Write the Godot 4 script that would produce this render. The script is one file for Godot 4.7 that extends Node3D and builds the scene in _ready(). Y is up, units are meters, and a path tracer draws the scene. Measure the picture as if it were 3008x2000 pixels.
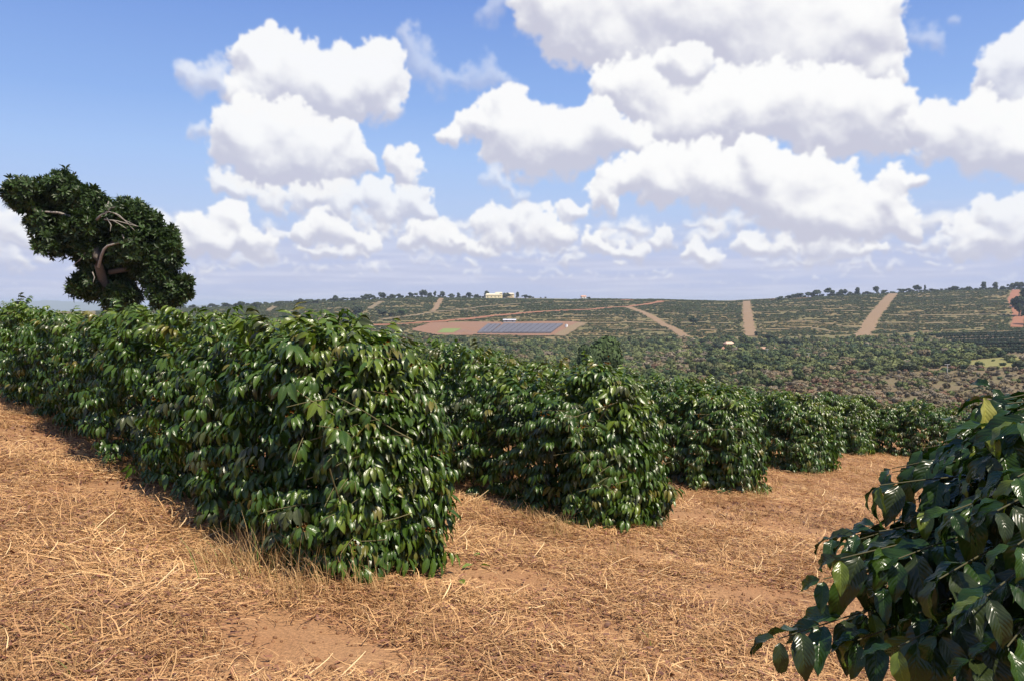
extends Node3D

# ---------------------------------------------------------------- constants and shared helpers
const FOCAL := 2356.0                      # lens: 46 degrees tall over 2000 rows
const EYE := Vector3(0.0, 1.9, 0.0)
const TILT := 0.04666                      # camera looks a little down

var rng := RandomNumberGenerator.new()
var n_big := FastNoiseLite.new()
var n_mid := FastNoiseLite.new()
var n_fine := FastNoiseLite.new()
var used := {}
var M := {}

func lin(r: float, g: float, b: float) -> Color:
	return Color(r, g, b).linear_to_srgb()

func ray(px: float, py: float) -> Vector3:
	var v := Vector3((px - 1504.0) / FOCAL, -(py - 1000.0) / FOCAL, -1.0)
	return v.rotated(Vector3.RIGHT, -TILT)

func at(px: float, py: float, d: float) -> Vector3:
	var v := ray(px, py)
	return EYE + v * (d / -v.z)

func on_ground(px: float, py: float) -> Vector3:
	var v := ray(px, py)
	v /= -v.z
	var d := 2.0
	while d < 1500.0:
		var p := EYE + v * d
		if p.y < height(p.x, p.z):
			break
		d *= 1.006
	if d >= 1500.0:
		# above the skyline: stand it on the crest
		var best := 1000.0
		var most := -9.0
		for i in 60:
			var e := 850.0 + 6.0 * i
			var q0 := EYE + v * e
			var k := (height(q0.x, q0.z) - EYE.y) / e
			if k > most:
				most = k
				best = e
		d = best * 1.003
		var s0 := EYE + v * best
		return Vector3(s0.x, height(s0.x, s0.z), s0.z)
	var lo := d / 1.006
	for i in 8:
		var m := (lo + d) * 0.5
		var p := EYE + v * m
		if p.y < height(p.x, p.z):
			d = m
		else:
			lo = m
	var q := EYE + v * d
	q.y = height(q.x, q.z)
	return q

func numbered(called: String) -> String:
	var n: int = used.get(called, 0)
	used[called] = n + 1
	return called if n == 0 else "%s_%03d" % [called, n]

func tag(o: Node3D, label: String, category: String, group := "") -> Node3D:
	o.set_meta("label", label)
	o.set_meta("category", category)
	if group != "":
		o.set_meta("group", group)
	return o

func base(called: String, where: Vector3, turn := 0.0) -> Node3D:
	var o := Node3D.new()
	o.name = numbered(called)
	add_child(o)
	o.position = where
	o.rotation.y = turn
	return o

func part(called: String, mesh: Mesh, mat: Material, parent: Node, at_t := Transform3D.IDENTITY) -> MeshInstance3D:
	var o := MeshInstance3D.new()
	o.name = called if parent != self else numbered(called)
	o.mesh = mesh
	o.material_override = mat
	o.transform = at_t
	parent.add_child(o, true)
	return o

func structure(called: String, mesh: Mesh, mat: Material) -> MeshInstance3D:
	var o := part(called, mesh, mat, self)
	o.set_meta("kind", "structure")
	return o

func many(called: String, mesh: Mesh, mat: Material, where: Array, tints: Array, parent: Node) -> MultiMeshInstance3D:
	var mm := MultiMesh.new()
	mm.transform_format = MultiMesh.TRANSFORM_3D
	mm.use_colors = tints.size() > 0
	mm.mesh = mesh
	mm.instance_count = where.size()
	for i in where.size():
		mm.set_instance_transform(i, where[i])
		if tints.size() > 0:
			mm.set_instance_color(i, tints[i])
	var o := MultiMeshInstance3D.new()
	o.name = called if parent != self else numbered(called)
	o.multimesh = mm
	o.material_override = mat
	parent.add_child(o, true)
	o.set_meta("kind", "stuff")
	return o

func frame(z: Vector3, up: Vector3) -> Basis:
	# z forward, y as near to up as can be
	z = z.normalized()
	var x := up.cross(z)
	if x.length() < 0.001:
		x = Vector3.RIGHT.cross(z)
	x = x.normalized()
	return Basis(x, z.cross(x), z)

class Shape:
	var v := PackedVector3Array()
	var n := PackedVector3Array()
	var uv := PackedVector2Array()
	var c := PackedColorArray()
	var ix := PackedInt32Array()
	func mesh() -> ArrayMesh:
		var a := []
		a.resize(Mesh.ARRAY_MAX)
		a[Mesh.ARRAY_VERTEX] = v
		a[Mesh.ARRAY_NORMAL] = n
		if uv.size() == v.size():
			a[Mesh.ARRAY_TEX_UV] = uv
		if c.size() == v.size():
			a[Mesh.ARRAY_COLOR] = c
		a[Mesh.ARRAY_INDEX] = ix
		var m := ArrayMesh.new()
		m.add_surface_from_arrays(Mesh.PRIMITIVE_TRIANGLES, a)
		return m
	func smooth() -> void:
		n.resize(v.size())
		n.fill(Vector3.ZERO)
		for i in range(0, ix.size(), 3):
			var a := ix[i]
			var b := ix[i + 1]
			var d := ix[i + 2]
			var k := (v[d] - v[a]).cross(v[b] - v[a])
			n[a] += k
			n[b] += k
			n[d] += k
		for i in n.size():
			n[i] = n[i].normalized() if n[i].length() > 1e-12 else Vector3.UP

# a tapered tube through points
func tube(s: Shape, pts: Array, radii: Array, sides := 6, tint := Color.WHITE) -> void:
	var start := s.v.size()
	var count := pts.size()
	for i in count:
		var p: Vector3 = pts[i]
		var t: Vector3 = (pts[mini(i + 1, count - 1)] - pts[maxi(i - 1, 0)]).normalized()
		var b := frame(t, Vector3.UP if absf(t.y) < 0.95 else Vector3.RIGHT)
		for k in sides:
			var a := TAU * k / sides
			var r: Vector3 = b.x * cos(a) + b.y * sin(a)
			s.v.append(p + r * float(radii[i]))
			s.n.append(r)
			s.uv.append(Vector2(float(k) / sides, float(i)))
			s.c.append(tint)
	for i in count - 1:
		for k in sides:
			var a := start + i * sides + k
			var b2 := start + i * sides + (k + 1) % sides
			s.ix.append_array([a, a + sides, b2, b2, a + sides, b2 + sides])

func box(s: Shape, lo: Vector3, hi: Vector3, tint := Color.WHITE) -> void:
	for axis in 3:
		for side in [0, 1]:
			var nrm := Vector3.ZERO
			nrm[axis] = 1.0 if side == 1 else -1.0
			var u := (axis + 1) % 3
			var w := (axis + 2) % 3
			var at0 := s.v.size()
			for q in [[0, 0], [1, 0], [1, 1], [0, 1]]:
				var p := Vector3.ZERO
				p[axis] = hi[axis] if side == 1 else lo[axis]
				p[u] = hi[u] if q[0] == 1 else lo[u]
				p[w] = hi[w] if q[1] == 1 else lo[w]
				s.v.append(p)
				s.n.append(nrm)
				s.uv.append(Vector2(q[0], q[1]))
				s.c.append(tint)
			if side == 1:
				s.ix.append_array([at0, at0 + 2, at0 + 1, at0, at0 + 3, at0 + 2])
			else:
				s.ix.append_array([at0, at0 + 1, at0 + 2, at0, at0 + 2, at0 + 3])

# ---------------------------------------------------------------- the lie of the land
const COLS := [-300.0, 600.0, 900.0, 1200.0, 1450.0, 1750.0, 2150.0, 2300.0, 2600.0, 2900.0, 3400.0]
const RINGS := [60.0, 150.0, 350.0, 600.0, 820.0, 1050.0, 1300.0, 2500.0, 6000.0, 16000.0]
const LAND := [
	[-1.2, -3.0, -4.2, -5.2, -5.8, -6.5, -7.5, -8.0, -8.8, -9.5, -10.5],
	[-5.0, -9.0, -11.0, -13.0, -15.0, -17.0, -19.5, -20.0, -21.5, -22.5, -24.0],
	[-15.0, -21.0, -23.5, -25.0, -26.5, -27.0, -27.0, -27.0, -26.0, -24.0, -21.0],
	[-27.0, -21.0, -21.0, -24.5, -27.0, -28.0, -27.0, -26.7, -25.0, -22.0, -18.0],
	[-24.0, -13.0, -9.0, -8.0, -8.5, -9.0, -9.5, -8.0, -4.5, -1.0, 3.0],
	[-18.0, -6.5, 0.9, 6.0, 5.8, 5.8, 2.7, 6.2, 12.0, 16.5, 20.0],
	[-26.0, -14.0, -9.0, -4.0, -4.0, -4.0, -7.0, -4.0, 2.0, 6.0, 9.0],
	[-60.0, -60.0, -60.0, -60.0, -60.0, -60.0, -60.0, -60.0, -60.0, -60.0, -60.0],
	[-90.0, -90.0, -90.0, -90.0, -90.0, -90.0, -90.0, -90.0, -90.0, -90.0, -90.0],
	[-110.0, -110.0, -110.0, -110.0, -110.0, -110.0, -110.0, -110.0, -110.0, -110.0, -110.0]]

func height(x: float, z: float) -> float:
	var r := sqrt(x * x + z * z)
	var az := clampf(atan2(x, -z), -0.72, 0.72)
	var d := r * cos(az)
	var plane := -0.110 * clampf(x, -60.0, 60.0) + 0.055 * clampf(z, -70.0, 70.0)
	var h := plane
	if d > 24.0:
		var w := smoothstep(24.0, 60.0, d)
		var u := tan(az) * FOCAL + 1504.0
		var k := 0
		while k < 9 and u > COLS[k + 1]:
			k += 1
		var f := clampf((u - COLS[k]) / (COLS[k + 1] - COLS[k]), 0.0, 1.0)
		var j := 0
		while j < 8 and d > RINGS[j + 1]:
			j += 1
		var far := 0.0
		if d <= 60.0:
			far = lerpf(LAND[0][k], LAND[0][k + 1], f)
		else:
			var t := clampf((d - RINGS[j]) / (RINGS[j + 1] - RINGS[j]), 0.0, 1.0)
			var a := lerpf(LAND[maxi(j - 1, 0)][k], LAND[maxi(j - 1, 0)][k + 1], f)
			var b := lerpf(LAND[j][k], LAND[j][k + 1], f)
			var c := lerpf(LAND[j + 1][k], LAND[j + 1][k + 1], f)
			var e := lerpf(LAND[mini(j + 2, 9)][k], LAND[mini(j + 2, 9)][k + 1], f)
			var span: float = RINGS[j + 1] - RINGS[j]
			var sl: float = (c - b) / span
			var s0: float = sl if j == 0 else ((b - a) / (RINGS[j] - RINGS[j - 1]) + sl) * 0.5
			var s1: float = sl if j >= 8 else ((e - c) / (RINGS[j + 2] - RINGS[j + 1]) + sl) * 0.5
			var t2 := t * t
			var t3 := t2 * t
			far = (2.0 * t3 - 3.0 * t2 + 1.0) * b + (t3 - 2.0 * t2 + t) * span * s0 + (3.0 * t2 - 2.0 * t3) * c + (t3 - t2) * span * s1
		h = lerpf(plane, far + 1.9, w)
		if d > 60.0:
			h += n_big.get_noise_2d(x, z) * minf((d - 60.0) * 0.006, 1.6)
	if r < 60.0:
		h += (n_mid.get_noise_2d(x, z) * 0.05 + n_fine.get_noise_2d(x, z) * 0.012) * clampf(2.0 - r / 30.0, 0.0, 1.0)
	return h

func grounded(x: float, z: float, lift := 0.0) -> Vector3:
	return Vector3(x, height(x, z) + lift, z)

# ---------------------------------------------------------------- sky: air and fair-weather clouds
const SKY_W := 4096
const SKY_H := 2048
# each cloud: [tone, density, [x, y, r, x, y, r ...]] where x, y, r are directions, one unit being 1/2356 of a radian
const CLOUDS := [
	[0.95, 0.75, [20, 640, 70, 70, 690, 50, 40, 770, 50, 110, 700, 50, -60, 680, 90, -80, 760, 80]],
	[0.95, 0.8, [455, 640, 40, 470, 670, 32, 440, 700, 40]],
	[0.85, 0.42, [1205, 130, 55, 1240, 190, 62, 1290, 240, 55, 1360, 235, 45, 1430, 225, 62, 1480, 240, 40, 1190, 90, 25]],
	[0.85, 0.38, [1450, 15, 45, 1425, 45, 35, 1480, -20, 50]],
	[0.9, 0.38, [2715, 110, 48, 2745, 130, 34, 2800, 45, 24]],
	[1.0, 0.95, [785, 105, 48, 795, 190, 105, 880, 190, 80, 720, 175, 55, 900, 265, 115, 1010, 245, 110, 1110, 205, 88, 1105, 270, 95, 820, 265, 90, 725, 265, 70, 1000, 310, 70]],
	[1.0, 0.7, [540, 208, 42, 580, 240, 52, 622, 205, 50, 655, 245, 55, 690, 270, 55]],
	[0.97, 0.95, [745, 385, 110, 830, 365, 80, 700, 440, 90, 900, 430, 110, 1000, 420, 72, 1010, 380, 42, 800, 490, 105, 930, 490, 105, 1040, 480, 62, 655, 395, 45, 860, 330, 50]],
	[1.0, 0.65, [570, 388, 34, 595, 368, 28]],
	[1.0, 0.95, [1180, 468, 48, 1186, 505, 52]],
	[0.93, 0.85, [640, 530, 42, 700, 560, 52, 800, 585, 52, 900, 585, 55, 1000, 585, 62, 1100, 575, 56, 1200, 590, 60, 1245, 622, 48, 1130, 625, 52, 1000, 625, 45, 1237, 562, 22]],
	[1.0, 0.95, [660, 648, 55, 700, 638, 48, 712, 700, 52, 560, 682, 52, 600, 700, 48, 752, 725, 55, 640, 720, 52, 560, 722, 42]],
	[0.98, 0.9, [950, 665, 55, 900, 675, 42, 1000, 692, 50, 1065, 712, 45, 880, 695, 32]],
	[0.97, 0.88, [1240, 690, 42, 1300, 702, 50, 1200, 712, 38, 1345, 722, 42]],
	[0.98, 0.9, [1345, 705, 32, 1410, 727, 38]],
	[0.98, 0.92, [1420, 652, 45, 1470, 640, 45, 1530, 640, 56, 1600, 652, 48, 1560, 695, 52, 1680, 628, 40, 1460, 695, 52, 1640, 695, 48, 1740, 712, 42, 1770, 735, 32, 1702, 622, 30]],
	[0.98, 0.85, [1822, 742, 34, 1870, 745, 34]],
	[0.98, 0.85, [1945, 698, 40, 1915, 715, 26]],
	[0.98, 0.8, [2070, 692, 34, 2110, 680, 30, 2030, 702, 26]],
	[0.98, 0.85, [2050, 742, 42, 2100, 750, 32, 2010, 748, 24]],
	[0.97, 0.85, [2200, 708, 44, 2240, 722, 32, 2190, 730, 40]],
	[0.97, 0.85, [2300, 730, 42, 2400, 728, 48, 2480, 732, 45, 2550, 738, 35]],
	[0.97, 0.9, [2980, 180, 85, 2930, 225, 62, 3010, 245, 85, 2890, 272, 52, 2960, 292, 62, 3090, 150, 110, 3110, 330, 120]],
	[0.97, 0.85, [2900, 618, 52, 2830, 662, 50, 2950, 642, 62, 3000, 622, 62, 2860, 712, 62, 2950, 712, 62, 3010, 692, 55, 2790, 692, 32, 2812, 732, 42, 3080, 660, 90]],
	[0.95, 1.0, [1600, 20, 105, 1700, 60, 125, 1650, 130, 62, 1850, 60, 155, 1780, 150, 85, 2000, 60, 155, 2150, 60, 145, 2300, 100, 155, 2450, 60, 135, 2560, 40, 95, 2602, 110, 62, 2500, 170, 130, 2350, 200, 135, 2200, 180, 115, 2602, 212, 58, 1900, 200, 105, 1700, -80, 155, 2000, -100, 205, 2300, -80, 185]],
	[0.95, 1.0, [1900, 262, 105, 1805, 262, 72, 2000, 330, 135, 2130, 330, 135, 2250, 310, 125, 2370, 310, 115, 2480, 330, 125, 2580, 320, 92, 2650, 312, 60, 2380, 420, 62, 2450, 420, 62, 2550, 400, 82, 2650, 400, 62, 1950, 380, 105]],
	[1.0, 0.95, [2010, 195, 75, 1985, 180, 45, 2040, 205, 50]],
	[1.0, 0.98, [1490, 300, 52, 1460, 360, 82, 1375, 362, 48, 1320, 400, 36, 1540, 380, 95, 1480, 440, 82, 1620, 400, 82, 1752, 340, 62, 1720, 400, 92, 1660, 440, 92, 1560, 470, 72, 1800, 400, 72, 1880, 420, 55]],
	[0.9, 0.6, [1440, 520, 40, 1485, 545, 42, 1525, 575, 32]],
	[1.0, 0.98, [2700, 370, 62, 2780, 362, 72, 2880, 350, 82, 2960, 362, 82, 2850, 430, 82, 2950, 450, 85, 2740, 430, 62, 3060, 430, 110]],
	[0.98, 1.0, [1800, 530, 62, 1850, 520, 62, 1950, 500, 82, 2060, 480, 82, 2200, 450, 62, 2230, 490, 82, 2100, 540, 105, 1950, 560, 72, 1770, 580, 52, 1800, 610, 32, 2250, 560, 105, 2370, 520, 78, 2460, 540, 66, 2400, 590, 105, 2300, 630, 82, 2450, 640, 92, 2550, 600, 72, 2620, 530, 50, 2690, 532, 36, 2610, 590, 62, 2640, 650, 62, 2540, 670, 62, 2380, 660, 72, 2672, 682, 32]],
]

func air(el: float) -> Vector3:
	var e := rad_to_deg(maxf(el, 0.0))
	var stops := [[0.0, Vector3(0.53, 0.58, 0.78)], [3.0, Vector3(0.54, 0.60, 0.82)], [6.5, Vector3(0.48, 0.62, 0.90)], [10.0, Vector3(0.40, 0.58, 0.93)], [13.5, Vector3(0.295, 0.475, 0.875)], [21.0, Vector3(0.180, 0.325, 0.745)], [45.0, Vector3(0.10, 0.235, 0.60)], [90.0, Vector3(0.07, 0.18, 0.50)]]
	for i in stops.size() - 1:
		if e <= stops[i + 1][0]:
			return stops[i][1].lerp(stops[i + 1][1], (e - stops[i][0]) / (stops[i + 1][0] - stops[i][0]))
	return stops[-1][1]

# one cloud drawn into px (linear rgb triples), grid of w columns; blobs in grid pixels; unit = grid pixels per 100 lens units
func cloud(pix: PackedVector3Array, w: int, h: int, blobs: Array, tone: float, dens: float, unit: float, na: FastNoiseLite, nb: FastNoiseLite, squash := 1.0) -> void:
	var x0 := 1e9
	var x1 := -1e9
	var y0 := 1e9
	var y1 := -1e9
	for b in blobs:
		x0 = minf(x0, b.x - b.z * squash * 1.2)
		x1 = maxf(x1, b.x + b.z * squash * 1.2)
		y0 = minf(y0, b.y - b.z * 1.2)
		y1 = maxf(y1, b.y + b.z * 1.2)
	var ax := int(x0) - 3
	var ay := maxi(int(y0) - 3, 0)
	var bw := int(x1) + 4 - ax
	var bh := mini(int(y1) + 4, h - 1) - ay
	if bw < 3 or bh < 3:
		return
	var field := PackedFloat32Array()
	var soft := PackedFloat32Array()
	var rels := PackedFloat32Array()
	field.resize(bw * bh)
	soft.resize(bw * bh)
	rels.resize(bw * bh)
	var k := 100.0 / unit
	var inv := PackedFloat32Array()
	for b in blobs:
		inv.append(1.0 / (b.z * b.z))
	var nblob := blobs.size()
	for y in bh:
		for x in bw:
			var gx := float(x + ax)
			var gy := float(y + ay)
			var sx := gx * k
			var sy := gy * k
			var wx := gx + na.get_noise_2d(sx, sy) * 0.30 * unit
			var wy := gy + na.get_noise_2d(sx + 5000.0, sy) * 0.30 * unit
			var m := 0.0
			var rw := 0.0
			for i in nblob:
				var b: Vector3 = blobs[i]
				var dx := (wx - b.x) / squash
				var dy := wy - b.y
				var q := 1.0 - (dx * dx + dy * dy) * inv[i]
				if q > 0.0:
					m += q * q * (b.z / unit + 0.35)
					rw += q * q * (dy / b.z) * (b.z / unit + 0.35)
			var s := sqrt(m)
			soft[y * bw + x] = s
			rels[y * bw + x] = rw / m if m > 0.0 else 0.0
			if s > 0.02:
				var bil := 1.0 - absf(nb.get_noise_2d(sx, sy)) * 2.1
				var det := nb.get_noise_2d(sx * 2.7 + 900.0, sy * 2.7)
				s += ((bil - 0.55) * 0.24 + det * 0.15) * clampf(1.35 - s * 0.55, 0.35, 1.0)
			field[y * bw + x] = s
	var step := maxi(1, int(unit * 0.05))
	var bot := y1 - ay
	var top := y0 - ay
	for y in range(step, bh - step):
		for x in range(step, bw - step):
			var at_i := y * bw + x
			var f := field[at_i]
			if f < 0.10:
				continue
			var alpha := smoothstep(0.10, (0.46 if dens > 0.8 else 1.10) + 0.55 * smoothstep(0.05, 0.75, rels[at_i]), f) * dens
			if alpha < 0.004:
				continue
			var gx := field[at_i + step] - field[at_i - step]
			var gy := field[at_i + step * bw] - field[at_i - step * bw]
			var big := mini(mini(step * 5, mini(x, bw - 1 - x)), mini(y, bh - 1 - y))
			var hx := soft[at_i + big] - soft[at_i - big]
			var hy := soft[at_i + big * bw] - soft[at_i - big * bw]
			gx = gx * 0.42 + hx * 0.75
			gy = gy * 0.42 + hy * 0.75
			var len := sqrt(gx * gx + gy * gy + 0.16)
			var lam := (-gx * 0.30 + gy * 0.78 + 0.40 * 0.62) / len
			var low := clampf((float(y) - top) / (bot - top), 0.0, 1.0)
			var lit := clampf(0.50 + 0.50 * lam - 0.30 * low * low - 0.62 * rels[at_i] + 0.34 * na.get_noise_2d((x + ax) * k * 0.45, (y + ay) * k * 0.6 + 300.0) + 0.16 * (1.0 - clampf(f * 0.8, 0.0, 1.0)) - 0.06, 0.0, 1.0) * tone
			var col := Vector3(0.60, 0.61, 0.73).lerp(Vector3(1.0, 1.0, 1.0), smoothstep(0.08, 0.95, lit))
			var px := ((x + ax) % w + w) % w
			var o := (y + ay) * w + px
			pix[o] = pix[o].lerp(col, alpha)

func make_sky() -> ImageTexture:
	var na := FastNoiseLite.new()
	na.noise_type = FastNoiseLite.TYPE_SIMPLEX_SMOOTH
	na.frequency = 0.011
	na.fractal_octaves = 4
	na.seed = 11
	var nb := FastNoiseLite.new()
	nb.noise_type = FastNoiseLite.TYPE_SIMPLEX_SMOOTH
	nb.frequency = 0.013
	nb.fractal_octaves = 4
	nb.seed = 23
	var streak := FastNoiseLite.new()
	streak.noise_type = FastNoiseLite.TYPE_SIMPLEX_SMOOTH
	streak.frequency = 1.0
	streak.fractal_octaves = 4
	streak.seed = 5
	var r := RandomNumberGenerator.new()
	r.seed = 77
	# the whole sphere, coarse
	var w := 1024
	var h := 512
	var rows := h / 2 + 2
	var pix := PackedVector3Array()
	pix.resize(w * h)
	for y in h:
		var c := air((0.5 - (y + 0.5) / h) * PI)
		for x in w:
			pix[y * w + x] = c
	var unit := 100.0 / FOCAL / TAU * w
	for n in 70:
		var az := r.randf_range(0.72, TAU - 0.72)
		var el := asin(r.randf_range(0.08, 0.95))
		var size := r.randf_range(60.0, 150.0) * lerpf(0.6, 1.5, el / 1.2)
		var sq := 1.0 / maxf(cos(el), 0.15)
		var cx := az / TAU * w
		var cy := (0.5 - el / PI) * h
		var blobs := []
		for i in r.randi_range(7, 16):
			var bx := r.randfn() * size * 1.4
			var br := size * r.randf_range(0.45, 0.9)
			blobs.append(Vector3(cx + bx * sq * unit * 0.01, cy - (absf(r.randfn()) * 0.6 * size) * unit * 0.01, br * unit * 0.01))
		cloud(pix, w, h, blobs, r.randf_range(0.93, 1.0), r.randf_range(0.8, 1.0), unit, na, nb, sq)
	var img := Image.create(w, h, false, Image.FORMAT_RGB8)
	for y in h:
		for x in w:
			var c := pix[y * w + x]
			img.set_pixel(x, y, Color(c.x, c.y, c.z).linear_to_srgb())
	img.resize(SKY_W, SKY_H, Image.INTERPOLATE_CUBIC)
	# the low sky ahead, fine: columns from az -0.66 to 0.66, rows from the horizon to 24 degrees
	var fw := 2 * int(0.68 / TAU * SKY_W)
	var half := fw / 2
	var top := int((0.5 - deg_to_rad(26.0) / PI) * SKY_H)
	var fh := SKY_H / 2 - top
	var fine := PackedVector3Array()
	fine.resize(fw * fh)
	for y in fh:
		var el := (0.5 - (y + top + 0.5) / SKY_H) * PI
		var c := air(el)
		for x in fw:
			fine[y * fw + x] = c
	var fu := 100.0 / FOCAL / TAU * SKY_W
	# thin layers that close up towards the horizon
	for y in fh:
		var el := rad_to_deg((0.5 - (y + top + 0.5) / SKY_H) * PI)
		var share := smoothstep(8.0, 2.5, el)
		if share <= 0.0:
			continue
		for x in fw:
			var u := float(x) * 0.005
			var v := 16.0 * log(el + 1.2)
			var s := streak.get_noise_2d(u, v * 0.16) + 0.45 * streak.get_noise_2d(u * 3.0 + 40.0, v * 0.4)
			var cov := smoothstep(-0.25, 0.35, s + 0.12) * share * 0.4
			var l := smoothstep(-0.3, 0.45, streak.get_noise_2d(u * 2.0 + 9.0, v * 0.5 - 0.3))
			fine[y * fw + x] = fine[y * fw + x].lerp(Vector3(0.60, 0.62, 0.77).lerp(Vector3(0.80, 0.80, 0.90), l), cov)
	for n in 190:
		var el := deg_to_rad(lerpf(1.0, 5.4, pow(r.randf(), 1.1)))
		var cx := r.randf_range(0.0, fw)
		var cy := (0.5 - el / PI) * SKY_H - top
		var size := fu * rad_to_deg(el) * r.randf_range(0.045, 0.10)
		var blobs := []
		for i in r.randi_range(2, 5):
			blobs.append(Vector3(cx + r.randfn() * size * 1.8, cy - absf(r.randfn()) * size * 0.3, size * r.randf_range(0.6, 1.0)))
		cloud(fine, fw, fh, blobs, r.randf_range(0.88, 1.0), r.randf_range(0.35, 0.82) * smoothstep(0.2, 2.6, rad_to_deg(el)), fu, na, nb, 1.5)
	for c in CLOUDS:
		var list: Array = c[2]
		var blobs := []
		for i in range(0, list.size(), 3):
			var d := ray(list[i], list[i + 1]).normalized()
			var az := atan2(d.x, -d.z)
			var el := asin(d.y)
			blobs.append(Vector3(half + az / TAU * SKY_W, (0.5 - el / PI) * SKY_H - top, float(list[i + 2]) * 0.01 * fu * cos(az) * 1.12))
		cloud(fine, fw, fh, blobs, c[0], c[1], fu, na, nb)
	for y in fh:
		for x in fw:
			var c := fine[y * fw + x]
			var col := Color(c.x, c.y, c.z).linear_to_srgb()
			var edge := smoothstep(0.0, 24.0, float(mini(x, fw - 1 - x))) * smoothstep(0.0, 24.0, float(y))
			var px := (x - half + SKY_W + SKY_SHIFT) % SKY_W
			if edge < 1.0:
				col = img.get_pixel(px, y + top).lerp(col, edge)
			img.set_pixel(px, y + top, col)
	return ImageTexture.create_from_image(img)

const SKY_SHIFT := 0

# ---------------------------------------------------------------- materials
func noise_tex(freq: float, octaves: int, sd: int, lo: float, hi: float, size := 512) -> ImageTexture:
	var n := FastNoiseLite.new()
	n.noise_type = FastNoiseLite.TYPE_SIMPLEX_SMOOTH
	n.frequency = freq
	n.fractal_octaves = octaves
	n.seed = sd
	var src := n.get_seamless_image(size, size)
	var img := Image.create(size, size, false, Image.FORMAT_RGB8)
	for y in size:
		for x in size:
			var v := lerpf(lo, hi, src.get_pixel(x, y).r)
			img.set_pixel(x, y, lin(v, v, v))
	return ImageTexture.create_from_image(img)

# leaf blade: pale midrib, side veins, mottling; and the quilted relief between the veins
func leaf_pictures() -> Array:
	var w := 96
	var h := 192
	var col := Image.create(w, h, false, Image.FORMAT_RGB8)
	var rel := Image.create(w, h, false, Image.FORMAT_RGB8)
	var n := FastNoiseLite.new()
	n.frequency = 0.03
	n.seed = 3
	for y in h:
		for x in w:
			var c := absf((x + 0.5) / w * 2.0 - 1.0)
			var t := (y + 0.5) / h
			var ph := fposmod((t - 0.26 * c - 0.05 * c * c) * 9.0, 1.0)
			var vein := 1.0 - smoothstep(0.0, 0.16, minf(ph, 1.0 - ph))
			var rib := 1.0 - smoothstep(0.02, 0.075, c)
			var mot := n.get_noise_2d(x, y * 0.8) * 0.10
			var k := 0.56 + mot + vein * 0.07
			var g := Vector3(k, k, k).lerp(Vector3(1.0, 0.95, 0.62), rib * 0.65)
			col.set_pixel(x, y, lin(g.x, g.y, g.z))
			var e := 0.55 + 0.40 * sin(ph * PI) * (1.0 - 0.4 * c) - rib * 0.4
			rel.set_pixel(x, y, Color(e, e, e))
	rel.bump_map_to_normal_map(2.6)
	return [ImageTexture.create_from_image(col), ImageTexture.create_from_image(rel)]

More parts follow.
